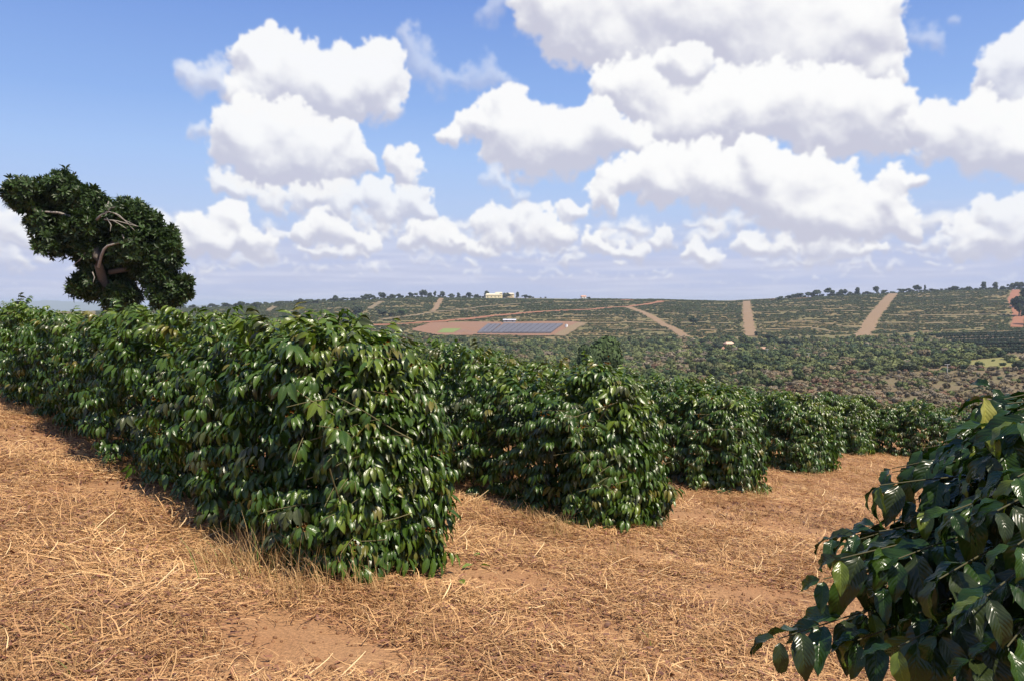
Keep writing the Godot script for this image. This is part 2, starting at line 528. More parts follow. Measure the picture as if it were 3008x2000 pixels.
func make_materials() -> void:
	var pics := leaf_pictures()
	var leaf := StandardMaterial3D.new()
	leaf.resource_name = "coffee leaf"
	leaf.albedo_texture = pics[0]
	leaf.vertex_color_use_as_albedo = true
	leaf.normal_enabled = true
	leaf.normal_texture = pics[1]
	leaf.normal_scale = 0.7
	leaf.roughness = 0.29
	leaf.metallic_specular = 0.5
	leaf.backlight_enabled = true
	leaf.backlight = lin(0.42, 0.50, 0.10)
	M.leaf = leaf
	M.leaf_tones = []
	for c in [Vector3(0.066, 0.140, 0.020), Vector3(0.088, 0.176, 0.024), Vector3(0.120, 0.215, 0.028), Vector3(0.095, 0.130, 0.036), Vector3(0.230, 0.320, 0.038)]:
		var m: StandardMaterial3D = leaf.duplicate()
		m.albedo_color = lin(c.x, c.y, c.z)
		m.vertex_color_use_as_albedo = false
		M.leaf_tones.append(m)
	var gloss: StandardMaterial3D = leaf.duplicate()
	gloss.roughness = 0.25
	gloss.metallic_specular = 0.45
	gloss.normal_scale = 1.0
	M.gloss = gloss
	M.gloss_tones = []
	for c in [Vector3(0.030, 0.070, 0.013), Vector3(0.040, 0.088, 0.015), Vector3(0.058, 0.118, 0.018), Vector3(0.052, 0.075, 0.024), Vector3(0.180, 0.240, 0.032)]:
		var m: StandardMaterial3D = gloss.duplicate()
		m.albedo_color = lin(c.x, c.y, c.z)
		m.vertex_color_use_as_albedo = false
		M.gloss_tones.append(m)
	M.tree_leaf = plain(Vector3(1, 1, 1), 0.42, true)
	M.tree_leaf.backlight_enabled = true
	M.tree_leaf.backlight = lin(0.30, 0.36, 0.08)
	M.far_leaf = plain(Vector3(1, 1, 1), 0.75, true)
	M.far_leaf.backlight_enabled = true
	M.far_leaf.backlight = lin(0.20, 0.24, 0.08)
	M.twig = plain(Vector3(0.13, 0.115, 0.05), 0.7)
	M.dark_twig = plain(Vector3(0.065, 0.060, 0.026), 0.7)
	M.bark = plain(Vector3(0.16, 0.135, 0.11), 0.85)
	M.bark.albedo_texture = noise_tex(0.03, 4, 31, 0.45, 1.0, 256)
	M.bark.uv1_triplanar = true
	M.bark.uv1_scale = Vector3(3.0, 0.8, 3.0)
	M.pale_bark = plain(Vector3(0.36, 0.325, 0.28), 0.85)
	M.pale_bark.albedo_texture = M.bark.albedo_texture
	M.pale_bark.uv1_triplanar = true
	M.pale_bark.uv1_scale = Vector3(2.0, 0.6, 2.0)
	M.straw = plain(Vector3(1, 1, 1), 0.65, true)
	M.straw.backlight_enabled = true
	M.straw.backlight = lin(0.25, 0.2, 0.1)
	M.cherry = plain(Vector3(0.72, 0.30, 0.02), 0.3)
	var soil := plain(Vector3(1, 1, 1), 0.95, true)
	soil.albedo_texture = noise_tex(0.06, 5, 41, 0.45, 1.0, 1024)
	soil.heightmap_enabled = true
	soil.heightmap_texture = noise_tex(0.12, 5, 43, 0.0, 1.0, 1024)
	soil.heightmap_scale = 1.6
	soil.uv1_triplanar = true
	soil.uv1_world_triplanar = true
	soil.uv1_scale = Vector3(0.45, 0.45, 0.45)
	M.soil = soil

func plain(c: Vector3, rough: float, tinted := false) -> StandardMaterial3D:
	var m := StandardMaterial3D.new()
	m.albedo_color = lin(c.x, c.y, c.z)
	m.roughness = rough
	m.vertex_color_use_as_albedo = tinted
	m.metallic_specular = 0.4
	return m

func earth(c: Vector3) -> StandardMaterial3D:
	var m := plain(c, 0.95)
	m.albedo_texture = M.soil.albedo_texture
	m.uv1_triplanar = true
	m.uv1_world_triplanar = true
	m.uv1_scale = Vector3(0.03, 0.03, 0.03)
	return m

# ---------------------------------------------------------------- ground
func ground_tint(x: float, z: float, r: float) -> Color:
	var d := -z
	var n1 := n_big.get_noise_2d(x * 3.0, z * 3.0)
	var n2 := n_mid.get_noise_2d(x * 0.05 + 70.0, z * 0.05)
	var c := Vector3(0.300, 0.152, 0.070)
	if r < 80.0:
		c = c.lerp(Vector3(0.34, 0.190, 0.092), clampf(0.5 + n_mid.get_noise_2d(x * 1.3, z * 1.3), 0.0, 1.0))
	var scrub := Vector3(0.180, 0.128, 0.068).lerp(Vector3(0.145, 0.120, 0.055), clampf(0.5 + n1 * 1.6, 0.0, 1.0))
	scrub = scrub.lerp(Vector3(0.18, 0.098, 0.060), clampf(n2 * 2.0, 0.0, 1.0) * smoothstep(360.0, 150.0, d))
	var field := Vector3(0.195, 0.138, 0.058).lerp(Vector3(0.150, 0.130, 0.050), clampf(0.5 + n1 * 1.5, 0.0, 1.0))
	c = c.lerp(scrub, smoothstep(45.0, 110.0, r))
	c = c.lerp(field, smoothstep(560.0, 600.0, d))
	c = c.lerp(Vector3(0.12, 0.13, 0.07), smoothstep(1250.0, 1500.0, r))
	return Color(c.x * 1.28, c.y * 1.28, c.z * 1.28)

func build_ground() -> void:
	var s := Shape.new()
	var rings := [0.0]
	var r := 0.6
	while r < 15800.0:
		rings.append(r)
		r *= 1.021
	var angles := []
	var a := -0.74
	while a < 0.74:
		angles.append(a)
		a += 0.0047
	a = 0.74
	while a < TAU - 0.74 - 0.01:
		angles.append(a)
		a += 0.10
	var na := angles.size()
	for ri in rings.size():
		var rr: float = rings[ri]
		for an in angles:
			var x: float = sin(an) * rr
			var z: float = -cos(an) * rr
			s.v.append(Vector3(x, height(x, z), z))
			s.c.append(ground_tint(x, z, rr))
	for ri in rings.size() - 1:
		for k in na:
			var p := ri * na + k
			var q := ri * na + (k + 1) % na
			s.ix.append_array([p, p + na, q, q, p + na, q + na])
	s.smooth()
	structure("ground", s.mesh(), M.soil)

# a strip of bare earth that follows the ground; pts are world points, the ends included
func strip(pts: Array, width: float, lift: float, ragged := 0.25) -> ArrayMesh:
	var dense := []
	for i in pts.size() - 1:
		var a: Vector3 = pts[i]
		var b: Vector3 = pts[i + 1]
		var n := maxi(2, int(a.distance_to(b) / 6.0))
		for k in n:
			dense.append(a.lerp(b, float(k) / n))
	dense.append(pts[-1])
	var s := Shape.new()
	for i in dense.size():
		var p: Vector3 = dense[i]
		var t: Vector3 = dense[mini(i + 1, dense.size() - 1)] - dense[maxi(i - 1, 0)]
		t.y = 0.0
		var side := t.normalized().cross(Vector3.UP)
		for k in 5:
			var o := (k / 4.0 - 0.5) * width
			if k == 0 or k == 4:
				o *= 1.0 + ragged * n_mid.get_noise_2d(p.x * 0.3 + k * 50.0, p.z * 0.3) * 2.0
			var q := p + side * o
			q.y = height(q.x, q.z) + lift
			s.v.append(q)
	for i in dense.size() - 1:
		for k in 4:
			var a := i * 5 + k
			s.ix.append_array([a, a + 5, a + 1, a + 1, a + 5, a + 6])
	s.smooth()
	return s.mesh()

var lanes := []          # [a, b, half width] of all tracks, for keeping crops off them

func track(called: String, px: Array, width: float, mat: Material, lift := 0.35) -> void:
	var pts := []
	for i in range(0, px.size(), 2):
		pts.append(on_ground(px[i], px[i + 1]))
	for i in pts.size() - 1:
		lanes.append([Vector2(pts[i].x, pts[i].z), Vector2(pts[i + 1].x, pts[i + 1].z), width * 0.5])
	structure(called, strip(pts, width, lift), mat)

func on_lane(x: float, z: float, margin: float) -> bool:
	var p := Vector2(x, z)
	for l in lanes:
		if Geometry2D.get_closest_point_to_segment(p, l[0], l[1]).distance_to(p) < l[2] + margin:
			return true
	return false

func patch(called: String, px: Array, mat: Material, lift: float) -> PackedVector2Array:
	# a flat piece of land: polygon of ground points, draped
	var poly := PackedVector2Array()
	for i in range(0, px.size(), 2):
		var p := on_ground(px[i], px[i + 1])
		poly.append(Vector2(p.x, p.z))
	var s := Shape.new()
	var mid := Vector2.ZERO
	for p in poly:
		mid += p / poly.size()
	var n := poly.size() * 6
	var k := 6
	for ring in k + 1:
		for i in n:
			var p := poly[i / 6].lerp(poly[(i / 6 + 1) % poly.size()], (i % 6) / 6.0)
			var q := mid.lerp(p, (ring + 0.001) / k)
			s.v.append(Vector3(q.x, height(q.x, q.y) + lift, q.y))
	var turn := 0.0
	for i in poly.size():
		turn += poly[i].cross(poly[(i + 1) % poly.size()])
	for ring in k:
		for i in n:
			var p := ring * n + i
			var q := ring * n + (i + 1) % n
			if turn > 0.0:
				s.ix.append_array([p, p + n, q, q, p + n, q + n])
			else:
				s.ix.append_array([p, q, p + n, q, q + n, p + n])
	s.smooth()
	structure(called, s.mesh(), mat)
	return poly

func build_far_hills() -> void:
	var s := Shape.new()
	var tops := [[-400, 889], [-100, 886], [60, 886], [130, 883], [230, 886], [330, 894], [600, 897], [760, 892], [830, 890], [900, 894], [1000, 891], [1060, 894], [1300, 896], [3400, 898]]
	var cols := 0
	for i in tops.size() - 1:
		for k in 8:
			var px := lerpf(tops[i][0], tops[i + 1][0], k / 8.0)
			var py := lerpf(tops[i][1], tops[i + 1][1], k / 8.0) + n_mid.get_noise_1d(px * 0.05) * 2.0
			for row in [[7000.0, 0.0], [8200.0, 0.75], [9000.0, 1.0], [10500.0, 0.6], [12500.0, 0.0]]:
				var p := at(px, py, 9000.0)
				var q := Vector3(p.x * row[0] / 9000.0, 0.0, -row[0])
				q.y = lerpf(-112.0, p.y, row[1])
				s.v.append(q)
			cols += 1
	for i in cols - 1:
		for k in 4:
			var a := i * 5 + k
			s.ix.append_array([a, a + 1, a + 5, a + 5, a + 1, a + 6])
	s.smooth()
	structure("far_hills", s.mesh(), plain(Vector3(0.10, 0.12, 0.07), 0.95))

# ---------------------------------------------------------------- coffee
# one leaf blade along +z, upper face +y; wavy margin, keel, arch; rows by columns
func blade(s: Shape, t0: Transform3D, length: float, wide: float, arch: float, rows: int, cols: int, wave: float, phase: float, tint := Color.WHITE) -> void:
	var start := s.v.size()
	for i in rows + 1:
		var t := float(i) / rows
		var w := wide * 0.5 * pow(sin(PI * pow(t, 0.82)), 0.85) * (1.0 - 0.25 * t * t)
		if i == 0:
			w = wide * 0.03
		elif i == rows:
			w = wide * 0.015
		var bend := arch * t
		var zc := length * (sin(bend) / arch if absf(arch) > 0.01 else t)
		var yc := -length * ((1.0 - cos(bend)) / arch if absf(arch) > 0.01 else 0.0)
		var yn := Vector3(0.0, cos(bend), sin(bend))
		for k in cols + 1:
			var c := float(k) / cols * 2.0 - 1.0
			var lift := absf(c) * w * 0.35 + wave * wide * sin(t * 19.0 + phase + signf(c) * 0.8) * c * c
			var p := Vector3(c * w, yc, zc) + yn * lift
			s.v.append(t0 * p)
			s.uv.append(Vector2(c * 0.5 + 0.5, t))
			s.c.append(tint)
	for i in rows:
		for k in cols:
			var a := start + i * (cols + 1) + k
			s.ix.append_array([a, a + 1, a + cols + 1, a + 1, a + cols + 2, a + cols + 1])

func leaf_mesh(length: float, wide: float, arch: float, rows: int, cols: int, wave: float, phase: float) -> ArrayMesh:
	var s := Shape.new()
	blade(s, Transform3D.IDENTITY, length, wide, arch, rows, cols, wave, phase)
	s.c.clear()
	s.smooth()
	return s.mesh()

# where the leaves of one side branch sit: pairs along +z, hanging
func spray_leaves(r: RandomNumberGenerator, pairs: int, gap: float, hang: float) -> Array:
	var out := []
	for i in pairs:
		var f := float(i) / maxf(pairs - 1, 1)
		var z := 0.05 + gap * i
		var y := -0.30 * z * z
		for side in [-1.0, 1.0]:
			var a := lerpf(1.55, 0.35, f) + r.randf_range(-0.3, 0.3)
			var drop := hang * r.randf_range(0.40, 1.05)
			var dir := Vector3(side * sin(a) * 0.85, -drop, cos(a)).normalized()
			var up := (Vector3(side * 0.15, 1.0, 0.35) + Vector3(r.randfn(), r.randfn(), r.randfn()) * 0.22).normalized()
			var b := frame(dir, up)
			var size := r.randf_range(0.58, 1.18) * lerpf(1.0, 0.70, f * f)
			out.append(Transform3D(b.scaled_local(Vector3(size, size, size)), Vector3(side * 0.012, y, z)))
	return out

var sprays := []         # leaf layouts of the side branches
var spray_mesh := []     # fine
var spray_mesh_low := [] # coarse
var leaf_near := []
var twig_mesh: ArrayMesh

func prepare_coffee() -> void:
	rng.seed = 901
	for k in 7:
		sprays.append(spray_leaves(rng, 4, 0.034 + 0.004 * (k % 3), 1.05))
	for k in 4:
		leaf_near.append(leaf_mesh(0.138, 0.054, 0.55 + 0.25 * k, 6, 4, 0.05, k * 1.7))
	for k in 7:
		for fine in [true, false]:
			var s := Shape.new()
			for t in sprays[k]:
				var g := rng.randf_range(0.8, 1.2)
				blade(s, t, 0.138, 0.054, rng.randf_range(0.5, 1.35), 6 if fine else 4, 4 if fine else 2, 0.05 if fine else 0.0, rng.randf() * 6.0, Color(g * rng.randf_range(0.9, 1.15), g, g * 0.95))
			s.smooth()
			if fine:
				spray_mesh.append(s.mesh())
			else:
				spray_mesh_low.append(s.mesh())
	var tw := Shape.new()
	var pts := []
	var rad := []
	for i in 6:
		var z := -0.25 + 0.58 * i / 5.0
		pts.append(Vector3(0.0, -0.30 * z * absf(z), z))
		rad.append(lerpf(0.005, 0.002, i / 5.0))
	tube(tw, pts, rad, 5)
	twig_mesh = tw.mesh()

# a clipped-looking row: end point (x, z), unit heading away from the end, length, height, half width
func hedge(label: String, ex: float, ez: float, head: Vector2, length: float, tall: float, half: float, per_m: float, sd: int, fine: bool, nodes: int, cherries: int, low_end := 0.75) -> Node3D:
	rng.seed = sd
	var o := base("coffee_hedge", grounded(ex, ez))
	tag(o, label, "coffee hedge", "rows of coffee")
	var along := Vector3(head.x, 0.0, head.y)
	var side := along.cross(Vector3.UP)
	var lists := []
	var tints := []
	for k in 7:
		lists.append([])
		tints.append([])
	var chosen := []
	var count := int(per_m * (length + 1.5))
	for n in count:
		var s := rng.randf() * length
		if rng.randf() < 0.16:
			s = rng.randf() * rng.randf() * 1.3
		var outer := rng.randf() < 0.55
		var layer := rng.randf_range(0.93, 1.05) if outer else rng.randf_range(0.25, 0.92)
		var phi := rng.randf_range(0.5, PI - 0.5)
		if rng.randf() < 0.62:
			phi = asin(pow(rng.randf(), 1.39))
			if rng.randf() < 0.5:
				phi = PI - phi
		var e := clampf(s / 0.7, 0.0, 1.0)
		var k := 1.0 - pow(1.0 - e, 3.0)
		if s < 0.12 and rng.randf() < 0.75:
			phi = rng.randf_range(0.0, PI)
			k = sqrt(rng.randf()) * 0.6
		var hollow := n_mid.get_noise_3d(s * 2.3 + sd, phi * 2.3, sd * 3.0)
		if outer and hollow < -0.06 and rng.randf() < 0.9:
			continue
		var bulge := 1.0 + 0.34 * n_mid.get_noise_2d(s * 0.75 + sd * 7.0, phi * 0.6) + 0.10 * hollow
		var cs := cos(phi)
		var sn := maxf(sin(phi), 0.0)
		var hh := tall * lerpf(low_end, 1.0, smoothstep(1.0, 11.0, s)) * lerpf(0.90, 1.0, smoothstep(0.0, 0.6, s))
		var x := half * signf(cs) * pow(absf(cs), 0.72) * lerpf(0.30, 1.0, k)
		var y := hh * pow(sn, 0.72) * lerpf(0.35 + 0.65 * rng.randf(), 1.0, k if s < 0.12 else 1.0)
		x *= bulge * layer * (1.0 - 0.16 * (1.0 - smoothstep(0.0, 0.5, y)))
		y *= lerpf(bulge, 1.0, 0.55) * lerpf(layer, 1.0, 0.35)
		x *= lerpf(1.05, 0.93, clampf(y / hh, 0.0, 1.0))
		var p := Vector3(ex, 0.0, ez) + along * (s + 0.14 * (y / hh) * (1.0 - smoothstep(0.0, 2.5, s))) + side * x
		p.y = height(p.x, p.z) + 0.10 + y
		var nrm := side * cs * 1.1 + Vector3.UP * sn * sn * 0.9 - along * (1.0 - e) * 1.3
		nrm = nrm.normalized()
		var f := nrm + Vector3(rng.randfn(), rng.randfn() * 0.6, rng.randfn()) * 0.42
		f.y = f.y * 0.65 - 0.05
		if f.length() < 0.05:
			f = Vector3.UP
		f = f.normalized()
		var size := rng.randf_range(0.85, 1.25)
		var b := frame(f, Vector3.UP + nrm * 0.35).scaled_local(Vector3(size, size, size))
		var poke := rng.randf_range(-0.06, 0.10)
		if outer and rng.randf() < 0.06:
			poke = rng.randf_range(0.10, 0.24)
		var t := Transform3D(b, p - f * (0.20 - poke))
		var young := smoothstep(0.62, 1.0, sn) * smoothstep(0.7, 1.0, y / hh) * 0.75 + (1.0 - e) * 0.25
		var c := Vector3(0.066, 0.138, 0.020).lerp(Vector3(0.125, 0.222, 0.028), rng.randf())
		if rng.randf() < young:
			c = c.lerp(Vector3(0.27, 0.36, 0.04), rng.randf_range(0.25, 0.75))
		if rng.randf() < 0.04:
			c = Vector3(0.26, 0.24, 0.05)
		elif rng.randf() < 0.14:
			c = c.lerp(Vector3(0.11, 0.105, 0.055), 0.7)
		var kind := rng.randi() % 7
		var toward := (EYE - t.origin).normalized()
		if outer and nrm.dot(toward) > 0.25 and chosen.size() < 4000:
			chosen.append([t.origin.distance_to(EYE), t, kind, young])
		lists[kind].append(t)
		tints[kind].append(Color(c.x, c.y, c.z))
	chosen.sort_custom(func(p, q): return p[0] < q[0])
	var inv := o.global_transform.affine_inverse()
	var left := nodes
	var taken := {}
	for ch in chosen:
		if left < 8:
			break
		taken[ch[1]] = true
		var br := part("branch", twig_mesh, M.twig, o, inv * ch[1])
		for lt in sprays[ch[2]]:
			var tone := rng.randi() % 4
			if rng.randf() < ch[3] * 0.7:
				tone = 4
			part("leaf", leaf_near[rng.randi() % 4], M.leaf_tones[tone], br, lt)
			left -= 1
	for k in 7:
		var keep := []
		var keep_c := []
		for i in lists[k].size():
			if not taken.has(lists[k][i]):
				keep.append(inv * lists[k][i])
				keep_c.append(tints[k][i])
		if keep.size():
			many("foliage", spray_mesh[k] if fine else spray_mesh_low[k], M.leaf, keep, keep_c, o)
	# stems: one plant every 0.7 m, two or three shoots each
	var st := 0.9
	while st < minf(length, 12.0):
		var p := Vector3(ex, 0.0, ez) + along * st + side * rng.randf_range(-0.08, 0.08)
		p.y = height(p.x, p.z) - 0.05
		var s := Shape.new()
		for j in 3:
			var lean := Vector3(rng.randfn() * 0.10, 0.0, rng.randfn() * 0.10)
			var pts := []
			var rad := []
			for i in 6:
				var q := i / 5.0
				pts.append(p + Vector3.UP * (tall * 0.80 * q) + lean * (q * 2.0) + Vector3(rng.randfn(), 0.0, rng.randfn()) * 0.02 * q)
				rad.append(lerpf(0.022, 0.006, q))
			tube(s, pts, rad, 6)
		for j in 9:
			var y := rng.randf_range(0.12, 0.6) * tall
			var an := rng.randf() * TAU
			var out := Vector3(cos(an), -0.12, sin(an)) * half * rng.randf_range(0.5, 0.85)
			tube(s, [p + Vector3.UP * y, p + Vector3.UP * (y + 0.05) + out * 0.5, p + Vector3.UP * (y - 0.02) + out], [0.008, 0.006, 0.003], 4)
		part("stem", s.mesh(), M.bark, o, inv)
		st += 0.72
	# ripe fruit
	for n in mini(cherries, chosen.size()):
		var ch: Array = chosen[(n * 37 + 11) % mini(chosen.size(), 900)]
		var s := Shape.new()
		for j in rng.randi_range(4, 8):
			berry(s, ch[1] * Vector3(rng.randfn() * 0.018, 0.03 + rng.randfn() * 0.014, 0.22 + rng.randfn() * 0.03), rng.randf_range(0.008, 0.0105))
		part("cherry_cluster", s.mesh(), M.cherry, o, inv)
	return o

func berry(s: Shape, c: Vector3, r: float) -> void:
	var start := s.v.size()
	for i in 5:
		var la := PI * i / 4.0
		for k in 6:
			var lo := TAU * k / 6.0
			var d := Vector3(sin(la) * cos(lo), cos(la) * 1.15, sin(la) * sin(lo))
			s.v.append(c + d * r)
			s.n.append(d.normalized())
			s.uv.append(Vector2.ZERO)
			s.c.append(Color.WHITE)
	for i in 4:
		for k in 6:
			var a := start + i * 6 + k
			var b := start + i * 6 + (k + 1) % 6
			s.ix.append_array([a, b, a + 6, b, b + 6, a + 6])

# the bush close by on the right: open, long side branches with big shining leaves
func near_bush() -> void:
	rng.seed = 4242
	var cx := 2.42
	var cz := -2.95
	var o := base("coffee_bush", grounded(cx, cz))
	tag(o, "dark glossy coffee bush close by, cut off by the right edge of the picture", "coffee bush")
	var inv := o.global_transform.affine_inverse()
	var big := []
	for k in 5:
		big.append(leaf_mesh(0.178, 0.080, 0.65 + 0.30 * k, 12, 6, 0.075, k * 1.9))
	var foot := o.position
	var trunk := Shape.new()
	for j in 3:
		var lean := Vector3([-0.18, 0.12, 0.05][j], 0.0, [0.10, -0.15, 0.2][j])
		var pts := []
		var rad := []
		for i in 8:
			var q := i / 7.0
			pts.append(foot + Vector3.UP * (1.85 * q - 0.05) + lean * q * 1.3)
			rad.append(lerpf(0.030, 0.007, q))
		tube(trunk, pts, rad, 8)
	part("stem", trunk.mesh(), M.bark, o, inv)
	# branches: [tip, root]
	var list := []
	# the ones that stand out, tips read off the picture at their own distances
	for t in [[2585, 1425, 2.55], [2290, 1875, 2.35], [2420, 1700, 2.45], [2520, 1570, 2.6], [2470, 1640, 2.3], [2800, 1500, 2.15], [2760, 1700, 2.0], [2640, 1640, 2.25], [2830, 1310, 2.6], [2870, 1190, 2.65], [2960, 1185, 2.5], [2900, 1260, 2.35], [3000, 1240, 2.2], [2990, 1400, 2.1], [2930, 1500, 2.0], [2640, 1900, 2.0], [2900, 1750, 1.85], [2860, 1930, 1.9], [2700, 1800, 2.2], [2560, 1800, 2.4], [2850, 1420, 2.5], [2720, 1500, 2.5], [2990, 1600, 1.9], [2790, 1600, 2.35], [2960, 1900, 1.8], [2855, 1235, 2.7], [2905, 1180, 2.7], [2950, 1172, 2.6], [2990, 1205, 2.4], [2870, 1300, 2.5], [2905, 1335, 2.3], [2955, 1285, 2.4], [2885, 1400, 2.4], [2935, 1430, 2.2], [2985, 1480, 2.1], [2600, 1720, 2.3], [2680, 1580, 2.45], [2520, 1880, 2.3], [2760, 1860, 2.0]]:
		var tip := at(t[0], t[1], t[2])
		list.append([tip, Vector3(cx, tip.y - 0.08, cz) + Vector3(0.0, rng.randf_range(-0.1, 0.05), 0.0), 1.0])
	for n in 300:
		var y := rng.randf()
		var hgt := foot.y + lerpf(0.25, 1.95, y)
		var below := EYE.y - hgt
		var far := 1.25
		for q in [[0.20, 0.70], [0.45, 0.84], [0.58, 0.88], [0.66, 1.0], [0.76, 1.16], [0.90, 1.27], [1.0, 1.30], [1.3, 1.22], [2.5, 1.1]]:
			if below <= q[0]:
				far = q[1]
				break
		var an := rng.randf() * TAU
		var reach: float = far * rng.randf_range(0.45, 1.0) * (1.0 - 0.45 * maxf(0.0, -sin(an)))
		var dir := Vector3(cos(an), 0.0, sin(an))
		var tip := Vector3(cx, hgt, cz) + dir * reach
		if tip.distance_to(EYE) < 1.6:
			continue
		list.append([tip, Vector3(cx, hgt + 0.12 * reach, cz) + dir * 0.05, 0.0])
	for an in 16:
		var tip := Vector3(cx + rng.randfn() * 0.35, foot.y + rng.randf_range(1.75, 2.02), cz + rng.randfn() * 0.35)
		list.append([tip, tip - Vector3(rng.randfn() * 0.1, 0.4, rng.randfn() * 0.1), 0.0])
	var leaves := []
	for br in list:
		var tip: Vector3 = br[0]
		var root: Vector3 = br[1]
		var dir := (tip - root)
		var len := dir.length()
		dir /= len
		var s := Shape.new()
		var pts := []
		var rad := []
		for i in 8:
			var q := i / 7.0
			pts.append(root.lerp(tip, q) + Vector3.UP * (0.05 * len * sin(q * PI)))
			rad.append(lerpf(0.0055, 0.002, q))
		tube(s, pts, rad, 5)
		var node := part("branch", s.mesh(), M.dark_twig, o, inv)
		var pairs := int(minf(len - 0.25, 0.85) / 0.082) + 1
		for i in pairs:
			var q := 1.0 - 0.082 * i / len
			if q < 0.1:
				break
			var p := root.lerp(tip, q) + Vector3.UP * (0.05 * len * sin(q * PI))
			for sg: float in [-1.0, 1.0]:
				if rng.randf() < 0.10:
					continue
				var lat := dir.cross(Vector3.UP).normalized() * sg
				var ld := (dir * rng.randf_range(0.35, 0.95) + lat * rng.randf_range(0.3, 1.0) + Vector3.DOWN * rng.randf_range(0.05, 0.9)).normalized()
				var up := (Vector3.UP * 1.0 + dir * 0.3 + lat * 0.2 + Vector3(rng.randfn(), rng.randfn(), rng.randfn()) * 0.30).normalized()
				var z := rng.randf_range(0.78, 1.10) * (0.62 if i == 0 else 1.0)
				var t := Transform3D(frame(ld, up).scaled_local(Vector3(z, z, z)), p + ld * 0.012)
				leaves.append([t.origin.distance_to(EYE) - (0.6 if br[2] > 0.0 else 0.0), t, node, i, br[2]])
	leaves.sort_custom(func(p, q): return p[0] < q[0])
	var rest := []
	var tints := []
	for i in leaves.size():
		var l: Array = leaves[i]
		if i < 298:
			var tone := rng.randi() % 4
			if l[3] == 0 and rng.randf() < 0.35:
				tone = 4
			part("leaf", big[rng.randi() % 5], M.gloss_tones[tone], l[2], inv * l[1])
		else:
			rest.append(inv * l[1])
			var g := rng.randf_range(0.75, 1.3)
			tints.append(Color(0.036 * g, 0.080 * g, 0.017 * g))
	for p in o.get_children():
		if p.name.begins_with("branch"):
			for q in p.get_children():
				q.transform = p.transform.affine_inverse() * q.transform
	var yellow: StandardMaterial3D = M.gloss_tones[4].duplicate()
	yellow.albedo_color = lin(0.62, 0.60, 0.16)
	var yl := part("leaf", leaf_mesh(0.130, 0.070, 0.5, 12, 6, 0.05, 0.4), yellow, o, inv * Transform3D(frame(Vector3(0.05, -1.0, 0.25), Vector3(0.35, 0.55, 0.75)), at(2892, 1168, 2.45)))
	yl.set_meta("label", "pale yellow leaf at the top of the bush")
	many("foliage", big[2], M.gloss, rest, tints, o)
	# the same row goes on to the right and back past the photographer; it shades this end from the sun
	var more := [[], [], []]
	var shade := [[], [], []]
	for n in 2600:
		var s := rng.randf_range(0.25, 4.0)
		var phi := rng.randf_range(0.0, PI)
		var lay := rng.randf_range(0.5, 1.0)
		var p := Vector3(cx + 0.66 * s, 0.0, cz + 0.75 * s) + Vector3(0.75, 0.0, -0.66) * cos(phi) * 0.85 * lay
		p.y = height(p.x, p.z) + 0.1 + 1.95 * pow(sin(phi), 0.7) * lerpf(lay, 1.0, 0.4)
		if p.distance_to(EYE) < 1.5:
			continue
		var f := Vector3(0.75 * cos(phi) + rng.randfn() * 0.3, rng.randfn() * 0.2, -0.66 * cos(phi) + rng.randfn() * 0.3)
		var z := rng.randf_range(1.0, 1.3)
		var v := rng.randi() % 3
		more[v].append(inv * Transform3D(frame(f, Vector3.UP).scaled_local(Vector3(z, z, z)), p))
		var g := rng.randf_range(0.75, 1.3)
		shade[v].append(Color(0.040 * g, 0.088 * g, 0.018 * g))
	for v in 3:
		many("foliage", spray_mesh[v], M.gloss, more[v], shade[v], o)

# ---------------------------------------------------------------- trees and scrub
# leafy crown: faces scattered through lobes; unit size (height 1, width about 1), base at y 0
func crown_mesh(r: RandomNumberGenerator, lobes: Array, faces: int, size: float) -> ArrayMesh:
	var s := Shape.new()
	var total := 0.0
	for l in lobes:
		total += l[1] * l[1]
	for l in lobes:
		var c: Vector3 = l[0]
		var rad: float = l[1]
		for n in int(faces * rad * rad / total):
			var d := Vector3(r.randfn(), r.randfn(), r.randfn()).normalized()
			if d.y < -0.35 and r.randf() < 0.7:
				d.y = -d.y
			var p := c + d * rad * (r.randf_range(0.82, 1.08) if r.randf() < 0.8 else r.randf_range(0.4, 0.8)) * Vector3(1.0, 0.85, 1.0)
			var nn := (d + Vector3(r.randfn(), r.randfn(), r.randfn()) * 0.55).normalized()
			var b := frame(nn, Vector3(r.randfn(), r.randfn(), r.randfn()))
			var at0 := s.v.size()
			var k := size * r.randf_range(0.6, 1.3)
			var g := r.randf_range(0.75, 1.25)
			for q in [Vector2(-0.5, -0.4), Vector2(0.5, -0.5), Vector2(0.65, 0.35), Vector2(-0.1, 0.75)]:
				s.v.append(p + (b.x * q.x + b.y * q.y) * k + nn * k * 0.12 * r.randfn())
				s.n.append((nn * 0.5 + d * 0.8).normalized())
				s.c.append(Color(g, g, g))
			var face := (s.v[at0 + 2] - s.v[at0]).cross(s.v[at0 + 1] - s.v[at0])
			if face.dot(s.n[at0]) > 0.0:
				s.ix.append_array([at0, at0 + 1, at0 + 2, at0, at0 + 2, at0 + 3])
			else:
				s.ix.append_array([at0, at0 + 2, at0 + 1, at0, at0 + 3, at0 + 2])
	return s.mesh()

